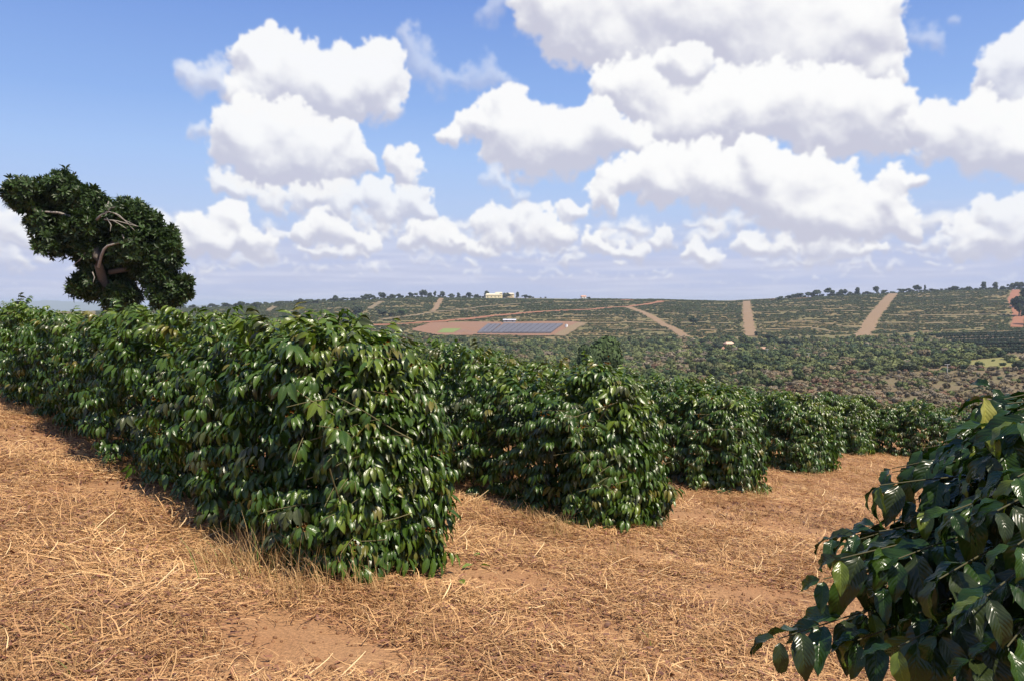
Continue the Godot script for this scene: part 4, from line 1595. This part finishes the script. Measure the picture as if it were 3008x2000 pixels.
func build_fields() -> void:
	rng.seed = 6060
	var lists := [[], [], [], []]
	var tints := [[], [], [], []]
	var row := 598.0
	while row < 1040.0:
		var u := -0.52
		while u < 0.645:
			u += 2.0 / row
			var wob := 10.0 * n_big.get_noise_2d(u * 260.0, row * 0.6) + 14.0 * sin(u * 5.0 + row * 0.01)
			var d := row + wob
			var x := u * d
			var z := -d
			if d < 592.0 + 14.0 * n_mid.get_noise_1d(x * 0.05):
				continue
			if n_big.get_noise_2d(x * 2.2 + 60.0, z * 5.0) < -0.16 - 0.3 * rng.randf() and rng.randf() < 0.8:
				continue
			if rng.randf() < 0.08:
				continue
			if Geometry2D.is_point_in_polygon(Vector2(x, z), clear_poly) or on_lane(x, z, 0.8):
				continue
			var v := rng.randi() % 4
			var size := rng.randf_range(1.5, 2.3)
			lists[v].append(Transform3D(Basis(Vector3.UP, -atan(u) * 0.6 + (PI if rng.randf() < 0.5 else 0.0)).scaled_local(Vector3(size * 1.9, size * 0.66, size * 0.95)), grounded(x, z, -0.1)))
			var g := rng.randf_range(0.75, 1.25)
			tints[v].append(Color(0.074 * g, 0.095 * g, 0.036 * g))
		row += rng.randf_range(6.5, 10.5)
	var small := []
	var r := RandomNumberGenerator.new()
	r.seed = 12
	for v in 4:
		small.append(crown_mesh(r, lobes_of("bush", r), 70, 0.26))
	for v in 4:
		tag(many("coffee_field", small[v], M.far_leaf, lists[v], tints[v], self), "young coffee planted in contour lines across the far slope", "coffee field", "far coffee field")
	# the older block on the right: dark closed rows
	var lines := [[2735, 987, 3060, 974], [2755, 992, 3070, 982], [2775, 998, 3075, 990], [2800, 1004, 3080, 998], [2835, 1009, 3085, 1006], [2865, 1015, 3090, 1013], [2890, 1022, 3095, 1021], [2915, 1030, 3100, 1030], [2945, 1038, 3100, 1040]]
	for i in lines.size():
		var l: Array = lines[i]
		var a := on_ground(l[0], l[1])
		var b := on_ground(l[2], l[3])
		var o := base("far_coffee_row", a)
		var inv := o.global_transform.affine_inverse()
		tag(o, ["dark mature coffee row on the right slope, farthest of the block", "second farthest dark coffee row of the block on the right slope", "third farthest dark coffee row of the block on the right slope", "fourth farthest dark coffee row of the block on the right slope", "middle dark coffee row of the nine on the right slope", "fourth nearest dark coffee row of the block on the right slope", "third nearest dark coffee row of the block on the right slope", "second nearest dark coffee row of the block on the right slope", "nearest dark coffee row of the block on the right slope"][i], "coffee row", "mature coffee rows on the right slope")
		var w := []
		var c := []
		var steps := int(a.distance_to(b) / 1.1)
		for k in steps:
			var p := a.lerp(b, float(k) / steps) + Vector3(rng.randfn() * 0.25, 0.0, rng.randfn() * 0.25)
			var size := rng.randf_range(2.2, 3.0)
			w.append(inv * Transform3D(Basis(Vector3.UP, rng.randf() * TAU).scaled_local(Vector3(size, size * 0.95, size)), grounded(p.x, p.z, -0.2)))
			var g := rng.randf_range(0.8, 1.2)
			c.append(Color(0.030 * g, 0.052 * g, 0.024 * g))
		many("foliage", crowns.bush[i % 4], M.far_leaf, w, c, o)

func bed(called: String, px: Array, tall: float, mat: Material, label: String, category: String, group: String) -> void:
	# a low raised slab over four ground points (near left, near right, far right, far left)
	var p := []
	for i in 4:
		p.append(on_ground(px[i * 2], px[i * 2 + 1]))
	var o := base(called, p[0])
	tag(o, label, category, group)
	var s := Shape.new()
	for side in 5:
		var q := []
		if side == 4:
			q = [p[0] + Vector3.UP * tall, p[1] + Vector3.UP * tall, p[2] + Vector3.UP * tall, p[3] + Vector3.UP * tall]
		else:
			var a: Vector3 = p[side]
			var b: Vector3 = p[(side + 1) % 4]
			q = [a - Vector3.UP * 0.3, b - Vector3.UP * 0.3, b + Vector3.UP * tall, a + Vector3.UP * tall]
		var at0 := s.v.size()
		var n: Vector3 = ((q[1] - q[0]) as Vector3).cross(q[3] - q[0]).normalized()
		for v in q:
			s.v.append(v - p[0])
			s.n.append(n)
		s.ix.append_array([at0, at0 + 2, at0 + 1, at0, at0 + 3, at0 + 2])
	part("cover", s.mesh(), mat, o)

func build_nursery() -> void:
	var net := plain(Vector3(0.150, 0.148, 0.175), 0.8)
	net.albedo_texture = M.bark.albedo_texture
	net.uv1_triplanar = true
	net.uv1_scale = Vector3(0.1, 0.1, 0.1)
	var brown := earth(Vector3(0.27, 0.165, 0.11))
	var green := earth(Vector3(0.22, 0.28, 0.08))
	var words := ["first", "second", "third", "fourth", "fifth", "sixth", "seventh", "eighth", "ninth", "tenth", "eleventh", "twelfth"]
	for i in 10:
		var nx := 1444.0 + 17.6 * i
		var fx := 1480.0 + 17.6 * i
		bed("nursery_bed", [nx, 981, nx + 15.5, 981, fx + 15.5, 955, fx, 955], 1.6, net, "blue grey net covered nursery bed, %s from the left of the wide block" % words[i], "nursery bed", "net covered nursery beds")
	for i in 3:
		var nx := 1402.0 + 13.5 * i
		var fx := 1433.0 + 13.5 * i
		bed("nursery_bed", [nx, 981, nx + 11.5, 981, fx + 11.5, 956, fx, 956], 1.6, net, "blue grey net covered nursery bed, %s from the left of the narrow block" % words[i], "nursery bed", "net covered nursery beds")
	for i in 5:
		var nx := 1335.0 + 13.0 * i
		var fx := 1368.0 + 13.0 * i
		bed("nursery_bed", [nx, 979, nx + 10.0, 979, fx + 10.0, 957, fx, 957], 0.5, brown, "uncovered brown nursery bed, %s from the left beside the narrow block" % words[i], "nursery bed", "bare nursery beds")
	bed("seedling_bed", [1283, 979, 1330, 979, 1355, 967, 1302, 967], 0.6, green, "bright green bed of seedlings at the left of the nursery", "nursery bed", "")

func gable_house(called: String, px: float, py: float, wide: float, deep: float, tall: float, rise: float, wall: Material, roof: Material, label: String, group := "", turn := 0.0, hip := 0.0) -> Node3D:
	var p := on_ground(px, py)
	var o := base(called, p, turn)
	tag(o, label, "house", group)
	var s := Shape.new()
	box(s, Vector3(-wide / 2, -0.6, -deep / 2), Vector3(wide / 2, tall, deep / 2))
	part("wall", s.mesh(), wall, o)
	var e := 0.5
	var a := Vector3(-wide / 2 - e, tall, deep / 2 + e)
	var b := Vector3(wide / 2 + e, tall, deep / 2 + e)
	var c := Vector3(wide / 2 + e, tall, -deep / 2 - e)
	var d := Vector3(-wide / 2 - e, tall, -deep / 2 - e)
	var g := Vector3(-wide / 2 - e + hip, tall + rise, 0)
	var h := Vector3(wide / 2 + e - hip, tall + rise, 0)
	var r := Shape.new()
	for f in [[a, b, h, g], [c, d, g, h], [d, a, g, g], [b, c, h, h], [d, c, b, a]]:
		var at0 := r.v.size()
		var n: Vector3 = ((f[1] - f[0]) as Vector3).cross(f[2] - f[0]).normalized()
		for v in f:
			r.v.append(v + Vector3(0, 0.03, 0))
			r.n.append(n)
		r.ix.append_array([at0, at0 + 2, at0 + 1, at0, at0 + 3, at0 + 2])
	part("roof", r.mesh(), roof, o)
	var glass := plain(Vector3(0.05, 0.05, 0.06), 0.3)
	var nwin := maxi(1, int(wide / 4.0))
	for i in nwin:
		var w := Shape.new()
		var x := -wide / 2 + wide * (i + 0.5) / nwin
		box(w, Vector3(x - 0.6, tall * 0.35, deep / 2), Vector3(x + 0.6, tall * 0.35 + 1.2, deep / 2 + 0.04))
		part("window", w.mesh(), glass, o)
	return o

func build_houses() -> void:
	var cream := plain(Vector3(0.78, 0.68, 0.42), 0.8)
	var white := plain(Vector3(0.78, 0.76, 0.72), 0.8)
	var tile := plain(Vector3(0.42, 0.26, 0.18), 0.9)
	var pale := plain(Vector3(0.70, 0.62, 0.45), 0.85)
	# the big cream house on the ridge, several blocks
	gable_house("ridge_house", 1448, 877, 19.0, 9.0, 4.6, 1.8, cream, pale, "long low cream house on the ridge, left of the cream group", "cream houses on the ridge", 0.1, 2.0)
	gable_house("ridge_house", 1465, 875, 9.0, 8.0, 6.6, 1.2, cream, pale, "taller cream block in the middle of the cream group on the ridge", "cream houses on the ridge", 0.1, 1.0)
	gable_house("ridge_house", 1497, 876, 11.5, 9.0, 5.4, 1.4, cream, pale, "separate cream house at the right of the cream group on the ridge", "cream houses on the ridge", -0.1, 1.5)
	gable_house("ridge_house", 1714, 876, 6.0, 5.0, 3.0, 1.6, white, plain(Vector3(0.5, 0.28, 0.18), 0.9), "tiny white house with reddish roof alone on the ridge", "", 0.3)
	gable_house("farm_shed", 2053, 1024, 4.6, 3.0, 1.3, 0.5, white, plain(Vector3(0.6, 0.58, 0.54), 0.8), "low white shed at the left of the farmyard in the trees", "farm buildings in the valley")
	gable_house("farm_shed", 2150, 1028, 5.6, 3.0, 1.4, 0.4, white, plain(Vector3(0.62, 0.60, 0.58), 0.8), "low white shed in front of the thatched farm roof", "farm buildings in the valley")
	gable_house("farm_house", 2142, 1018, 5.4, 5.0, 2.0, 1.6, plain(Vector3(0.3, 0.2, 0.15), 0.9), plain(Vector3(0.62, 0.42, 0.30), 0.95), "farm house with a pale pinkish roof among trees", "farm buildings in the valley", 0.2, 1.2)
	gable_house("farm_house", 2255, 1034, 9.0, 5.0, 1.8, 1.4, plain(Vector3(0.16, 0.11, 0.08), 0.9), tile, "long farm building with a brown roof right of the round tree", "farm buildings in the valley", -0.15, 0.8)
	gable_house("nursery_shed", 1497, 948, 11.0, 5.0, 2.4, 0.8, plain(Vector3(0.35, 0.34, 0.34), 0.8), plain(Vector3(0.62, 0.63, 0.66), 0.6), "small shed with a pale metal roof behind the nursery", "")
	# water tank by the nursery
	var p := on_ground(1664, 962)
	var t := base("water_tank", p)
	tag(t, "small white water tank at the right corner of the nursery", "water tank")
	var s := Shape.new()
	tube(s, [Vector3(0, -0.2, 0), Vector3(0, 0.2, 0), Vector3(0, 2.2, 0), Vector3(0, 2.6, 0), Vector3(0, 2.75, 0)], [1.25, 1.3, 1.3, 0.9, 0.05], 12)
	part("tank", s.mesh(), plain(Vector3(0.75, 0.75, 0.74), 0.6), t)
	# poles
	for q in [[2784, 1106, 38, "concrete power pole with crossarm standing alone in the right scrub"], [1839, 902, 21, "thin power pole where the red road meets the tan track"], [2254, 1050, 26, "thin pole in the trees right of the farm"], [2376, 1062, 26, "thin pole in the scrub well right of the farm"], [1866, 904, 9, "short marker post beside the red road junction"]]:
		var f := on_ground(q[0], q[1])
		var tall: float = q[2] * -f.z / FOCAL
		var o := base("power_pole", f)
		tag(o, q[3], "pole", "poles across the valley")
		var a := Shape.new()
		tube(a, [Vector3(0, -0.3, 0), Vector3(0, tall, 0), Vector3(0, tall + 0.02, 0)], [0.13, 0.10, 0.01], 6)
		part("post", a.mesh(), plain(Vector3(0.55, 0.52, 0.48), 0.8), o)
		if q[2] > 20:
			var b := Shape.new()
			box(b, Vector3(-0.9, tall - 0.25, -0.17), Vector3(0.9, tall - 0.09, -0.12))
			part("crossarm", b.mesh(), plain(Vector3(0.55, 0.52, 0.48), 0.8), o)


const FIRST := ["", "first", "second", "third", "fourth", "fifth", "sixth", "seventh", "eighth", "ninth", "tenth", "eleventh", "twelfth", "thirteenth", "fourteenth", "fifteenth", "sixteenth", "seventeenth", "eighteenth", "nineteenth"]
func nth(n: int) -> String:
	if n < 20:
		return FIRST[n]
	var tens: String = {2: "twent", 3: "thirt"}[n / 10]
	return tens + "ieth" if n % 10 == 0 else tens + "y " + FIRST[n % 10]

func build_far_trees() -> void:
	rng.seed = 818
	var dark := Vector3(0.035, 0.052, 0.026)
	var olive := Vector3(0.075, 0.092, 0.042)
	var fresh := Vector3(0.075, 0.120, 0.040)
	var D := 118.0
	var p := at(1762, 1060, D)
	tree("valley_tree", grounded(p.x, p.z), height_to(1762, 976, D) - height(p.x, p.z), 9.0, "fine", Vector3(0.062, 0.098, 0.030), "broad round green tree just behind the second hedge, nearest in the valley")
	p = at(1725, 1060, D)
	tree("valley_tree", grounded(p.x, p.z + 4.0), height_to(1715, 1000, D) - height(p.x, p.z), 4.6, "fine", Vector3(0.055, 0.088, 0.032), "smaller round tree leaning on the left of the broad round tree")
	tree_px("field_tree", 2036, 955, 26, 33, "round", Vector3(0.022, 0.045, 0.018), "lone dark round tree standing in the far coffee field")
	var place := 1
	for t in [[565, 907, 14, 26], [625, 903, 14, 30], [665, 902, 16, 34], [700, 904, 20, 34], [752, 905, 20, 40], [820, 900, 16, 30], [886, 895, 20, 34], [905, 893, 16, 36], [930, 892, 14, 28], [985, 888, 20, 24], [1005, 886, 13, 30], [1040, 885, 14, 28], [1068, 884, 18, 24], [1085, 883, 22, 36], [1126, 880, 26, 32], [1148, 881, 18, 28], [1172, 878, 16, 24], [1207, 872, 20, 22], [1238, 870, 26, 36], [1262, 870, 18, 20], [1277, 869, 24, 12], [1300, 869, 20, 24], [1328, 870, 14, 26], [1346, 870, 16, 16], [1376, 869, 20, 26], [1403, 871, 14, 20], [1430, 872, 22, 22], [1450, 868, 18, 24], [1490, 868, 18, 26], [1520, 876, 18, 14], [1545, 877, 12, 26], [1730, 877, 8, 14]]:
		tree_px("ridge_tree", t[0], t[1], t[2], t[3], "flat" if t[3] > t[2] * 1.2 else "tall", dark.lerp(olive, rng.randf() * 0.5), ("%s savanna tree, " + nth(place) + " from the left on the skyline left of the dip") % ("wide crowned" if t[3] > t[2] * 1.2 else "narrow"), "trees along the left ridge")
		place += 1
	place = 1
	for t in [[2290, 882, 10, 30], [2318, 879, 13, 34], [2345, 876, 17, 40], [2375, 874, 20, 40], [2402, 872, 24, 36], [2440, 870, 26, 36], [2462, 868, 14, 26], [2484, 867, 22, 34], [2520, 865, 24, 24], [2545, 864, 12, 26], [2576, 861, 24, 26], [2600, 860, 13, 24], [2650, 858, 14, 30], [2675, 857, 13, 26], [2698, 856, 26, 32], [2718, 856, 20, 10], [2740, 855, 10, 24], [2800, 853, 15, 34], [2828, 852, 10, 24], [2850, 851, 14, 18], [2892, 849, 24, 26], [2926, 849, 22, 22], [2950, 848, 12, 18], [2976, 848, 24, 28], [3003, 848, 28, 34]]:
		tree_px("ridge_tree", t[0], t[1], t[2], t[3], "flat" if t[3] > t[2] * 1.1 else "tall", dark.lerp(olive, rng.randf() * 0.6), ("%s savanna tree, " + nth(place) + " from the left on the skyline right of the dip") % ("wide crowned" if t[3] > t[2] * 1.2 else "narrow"), "trees along the right ridge")
		place += 1
	for t in [[1050, 934, 40, 38, "round", dark, "tall dark tree left of the far field's tree clump"], [1015, 942, 34, 34, "round", olive, "greyish round tree just left of the tall dark field tree"], [985, 940, 26, 30, "round", olive, "low olive tree above the crest of the nearest hedge"], [1122, 930, 24, 34, "round", dark, "darkest tree at the left of the field's tree clump"], [1152, 930, 20, 34, "round", olive, "middle tree of the clump in the far field"], [1180, 928, 22, 32, "round", fresh, "right tree of the clump in the far field"], [1060, 950, 26, 36, "round", olive, "olive tree at the foot of the tall dark field tree"]]:
		tree_px("field_tree", t[0], t[1], t[2], t[3], t[4], t[5], t[6], "trees in the far field")
	for t in [[1985, 1000, 18, 34, "round", dark, "dark low tree at the foot of the slanting track"], [2064, 1012, 20, 24, "tall", dark, "dark narrow tree above the left farm shed"], [2068, 1026, 24, 26, "round", fresh, "fresh green tree right of the left farm shed"], [2110, 1030, 28, 38, "round", dark, "dark round tree between the two white farm sheds"], [2125, 1006, 22, 26, "round", dark, "dark tree behind the pinkish farm roof"], [2150, 1004, 18, 24, "round", fresh, "lighter green tree behind the pinkish farm roof"], [2188, 1032, 30, 40, "round", Vector3(0.055, 0.095, 0.030), "dense round green tree in the middle of the farm"], [2222, 988, 16, 18, "tall", dark, "dark tree beside the foot of the straight track"], [2215, 1010, 20, 40, "round", dark, "dark tree just below the foot of the straight track"], [2262, 1002, 22, 44, "round", dark, "wide dark tree above the brown farm roof"], [2310, 1014, 28, 44, "round", olive, "olive tree right of the brown farm roof"], [2340, 1022, 30, 34, "round", dark, "dark tree right of the farm at the scrub's edge"], [2020, 1022, 22, 40, "round", olive, "broad olive tree left of the farm"], [1940, 1010, 20, 30, "round", olive, "olive tree in the scrub left of the slanting track's foot"], [2380, 1010, 20, 34, "round", olive, "olive tree at the upper edge of the scrub right of the farm"]]:
		tree_px("farm_tree", t[0], t[1], t[2], t[3], t[4], t[5], t[6], "trees round the farm")
	for t in [[2275, 1026, 34, 20, "tall palm left of its twin beside the brown farm roof"], [2352, 1034, 30, 22, "palm at the right of the farm trees"], [2078, 1010, 24, 18, "small palm above the left farm shed"]]:
		palm(t[0], t[1], t[2], t[3], t[4])
	for t in [[2995, 930, 62, 56, "tall", Vector3(0.028, 0.046, 0.022), "tall dark tree at the right edge beside the red track"], [3014, 905, 62, 50, "tall", dark, "dark tree behind the tall one at the right edge"], [3030, 955, 60, 60, "round", dark, "dark tree at the lowest right edge of the far field"], [2982, 905, 26, 30, "round", dark, "small dark tree at the bend of the right red track"]]:
		tree_px("edge_tree", t[0], t[1], t[2], t[3], t[4], t[5], t[6], "dark trees at the right edge")
	# bigger shrubs along the lower edge of the old coffee block and in the scrub
	for t in [[2715, 1010, 22, 30, "grey green shrub at the left tip of the dark coffee block"], [2755, 1024, 26, 40, "large grey green shrub below the dark coffee block's left edge"], [2800, 1035, 26, 44, "wide grey green shrub along the dark coffee block, third from its tip"], [2850, 1040, 24, 40, "grey green shrub along the dark coffee block, fourth from its tip"], [2890, 1046, 26, 44, "grey green shrub along the dark coffee block, nearest to the grassy clearing"], [2965, 1056, 18, 40, "low shrub at the upper edge of the yellow grass clearing"], [2995, 1084, 32, 40, "dark shrub in the yellow grass clearing at the right edge"], [2610, 1052, 30, 36, "dark green bush standing out in the middle of the scrub"], [2560, 1080, 30, 44, "dark bush left of the power pole, lower in the scrub"], [2675, 1090, 34, 44, "wide dark bush left of the power pole"], [2735, 1082, 24, 24, "small round bush just left of the power pole"], [2832, 1100, 20, 26, "round bush right of the power pole"]]:
		tree_px("scrub_bush", t[0], t[1], t[2], t[3], "round", olive.lerp(Vector3(0.10, 0.115, 0.065), rng.randf()), t[4], "larger bushes in the scrub")

func height_to(px: float, py: float, d: float) -> float:
	return at(px, py, d).y

func palm(px: float, py: float, tall_px: float, wide_px: float, label: String) -> void:
	var f := on_ground(px, py)
	var k := -f.z / FOCAL
	var o := base("palm_tree", f)
	tag(o, label, "palm", "palms at the farm")
	var tall := tall_px * k
	var s := Shape.new()
	tube(s, [Vector3(0, -0.3, 0), Vector3(0.1, tall * 0.5, 0), Vector3(0, tall * 0.85, 0)], [0.2, 0.15, 0.12], 6)
	part("trunk", s.mesh(), M.pale_bark, o)
	var c := Shape.new()
	for i in 16:
		var a := TAU * i / 16.0 * 2.6
		var el := rng.randf_range(-0.2, 1.0)
		var d := Vector3(cos(a) * cos(el), sin(el), sin(a) * cos(el))
		blade(c, Transform3D(frame(d, Vector3.UP), Vector3(0, tall * 0.83, 0)), wide_px * k * 0.62, 0.7, 1.5, 4, 2, 0.0, 0.0)
	c.smooth()
	part("crown", c.mesh(), tone(Vector3(0.038, 0.060, 0.030)), o)

# ---------------------------------------------------------------- the scene
func _ready() -> void:
	# camera
	var cam := Camera3D.new()
	cam.name = "camera"
	add_child(cam)
	cam.position = EYE
	cam.fov = rad_to_deg(2.0 * atan(1000.0 / FOCAL))
	cam.rotation.x = -TILT
	cam.near = 0.05
	cam.far = 40000.0
	cam.current = true
	# sky and air
	var env := Environment.new()
	env.background_mode = Environment.BG_SKY
	env.sky = Sky.new()
	var pan := PanoramaSkyMaterial.new()
	pan.panorama = make_sky()
	env.sky.sky_material = pan
	env.background_energy_multiplier = 0.72
	env.tonemap_mode = Environment.TONE_MAPPER_LINEAR
	env.tonemap_exposure = 1.38
	env.fog_enabled = true
	env.fog_density = 0.00013
	env.fog_light_color = Color(0.86, 0.92, 1.0)
	env.sdfgi_enabled = true
	env.ssao_enabled = true
	env.ssil_enabled = true
	var we := WorldEnvironment.new()
	we.name = "air"
	we.environment = env
	add_child(we)
	# sun: high, from the right and a little behind
	var sun := DirectionalLight3D.new()
	sun.name = "sun"
	add_child(sun)
	sun.light_energy = 1.6
	sun.light_color = Color(1.0, 0.955, 0.88)
	sun.light_angular_distance = 0.53
	sun.shadow_enabled = true
	sun.look_at_from_position(Vector3.ZERO, -Vector3(0.42, 0.85, 0.31), Vector3.UP)

	n_big.seed = 1
	n_big.noise_type = FastNoiseLite.TYPE_SIMPLEX_SMOOTH
	n_big.frequency = 0.006
	n_big.fractal_octaves = 3
	n_mid.seed = 2
	n_mid.noise_type = FastNoiseLite.TYPE_SIMPLEX_SMOOTH
	n_mid.frequency = 0.6
	n_mid.fractal_octaves = 3
	n_fine.seed = 3
	n_fine.noise_type = FastNoiseLite.TYPE_SIMPLEX_SMOOTH
	n_fine.frequency = 3.5
	n_fine.fractal_octaves = 3
	make_materials()
	rng.seed = 1
	build_ground()
	build_far_hills()
	build_tracks()
	prepare_trees()
	for c in [[2055, 1024, 7.0], [2090, 1024, 6.0], [2145, 1022, 9.0], [2190, 1030, 6.0], [2255, 1030, 10.0], [2300, 1034, 5.0], [2150, 1035, 7.0]]:
		var p := on_ground(c[0], c[1])
		clear_spots.append(Vector3(p.x, p.z, c[2]))
	patch("farm_yard", [2040, 1030, 2045, 1010, 2120, 1012, 2150, 1008, 2190, 1010, 2185, 1038, 2100, 1034], earth(Vector3(0.46, 0.24, 0.14)), 0.3)
	print("ground ", Time.get_ticks_msec())

	# coffee rows, nearest first
	prepare_coffee()
	var head := Vector2(-0.66, -0.75).normalized()
	hedge("nearest coffee hedge filling the left, its rounded end low in the middle", -0.85, -6.05, head, 16.0, 1.48, 0.82, 540.0, 101, true, 300, 26, 1.22)
	hedge("second coffee hedge, its end in the centre behind the nearest one", 1.50, -8.85, head, 14.0, 1.72, 0.84, 540.0, 102, true, 300, 8, 0.93)
	hedge("third coffee hedge, its end with a gap beneath right of the centre", 3.75, -12.3, head, 13.0, 1.56, 0.84, 500.0, 103, false, 300, 6, 1.0)
	hedge("fourth coffee hedge, its sunlit end just right of the third one", 6.45, -16.2, head, 13.0, 1.48, 0.87, 470.0, 104, false, 300, 6, 1.0)
	hedge("fifth coffee hedge, only a narrow strip of its end seen at the corner", 9.6, -21.4, head, 12.0, 1.42, 0.9, 400.0, 105, false, 150, 2, 1.0)
	hedge("shaded coffee hedge running off to the right behind the near bush", 9.3, -22.9, Vector2(0.99, -0.03).normalized(), 14.0, 1.48, 0.95, 560.0, 106, false, 300, 2, 1.0)
	near_bush()
	print("coffee ", Time.get_ticks_msec())

	leaning_tree()
	var p0 := at(395, 905, 24.0)
	tree("green_shrub", grounded(p0.x, p0.z), height_to(395, 872, 24.0) - height(p0.x, p0.z), 1.6, "fine", Vector3(0.075, 0.125, 0.030), "fresh yellow green shrub at the foot of the leaning tree", "", "shrub")
	zones.append([ground_poly([2715, 990, 3100, 968, 3120, 1046, 2950, 1046, 2800, 1012]), "crop"])
	zones.append([patch("grass_clearing", [2840, 1062, 2960, 1048, 3080, 1050, 3080, 1078, 2960, 1082, 2850, 1078], earth(Vector3(0.26, 0.24, 0.075)), 0.15), "grass"])
	zones.append([ground_poly([2300, 1130, 2700, 1080, 3100, 1090, 3100, 1260, 2100, 1260]), "brown"])
	zones.append([ground_poly([1900, 1045, 2080, 1040, 2060, 1100, 1850, 1110]), "brown"])
	zones.append([ground_poly([2510, 1030, 2620, 1006, 2700, 1008, 2680, 1032, 2560, 1040]), "brown"])
	build_scrub()
	build_crest()
	build_fields()
	build_nursery()
	build_houses()
	build_far_trees()
	print("far ", Time.get_ticks_msec())
	build_litter()
	print("done ", Time.get_ticks_msec())
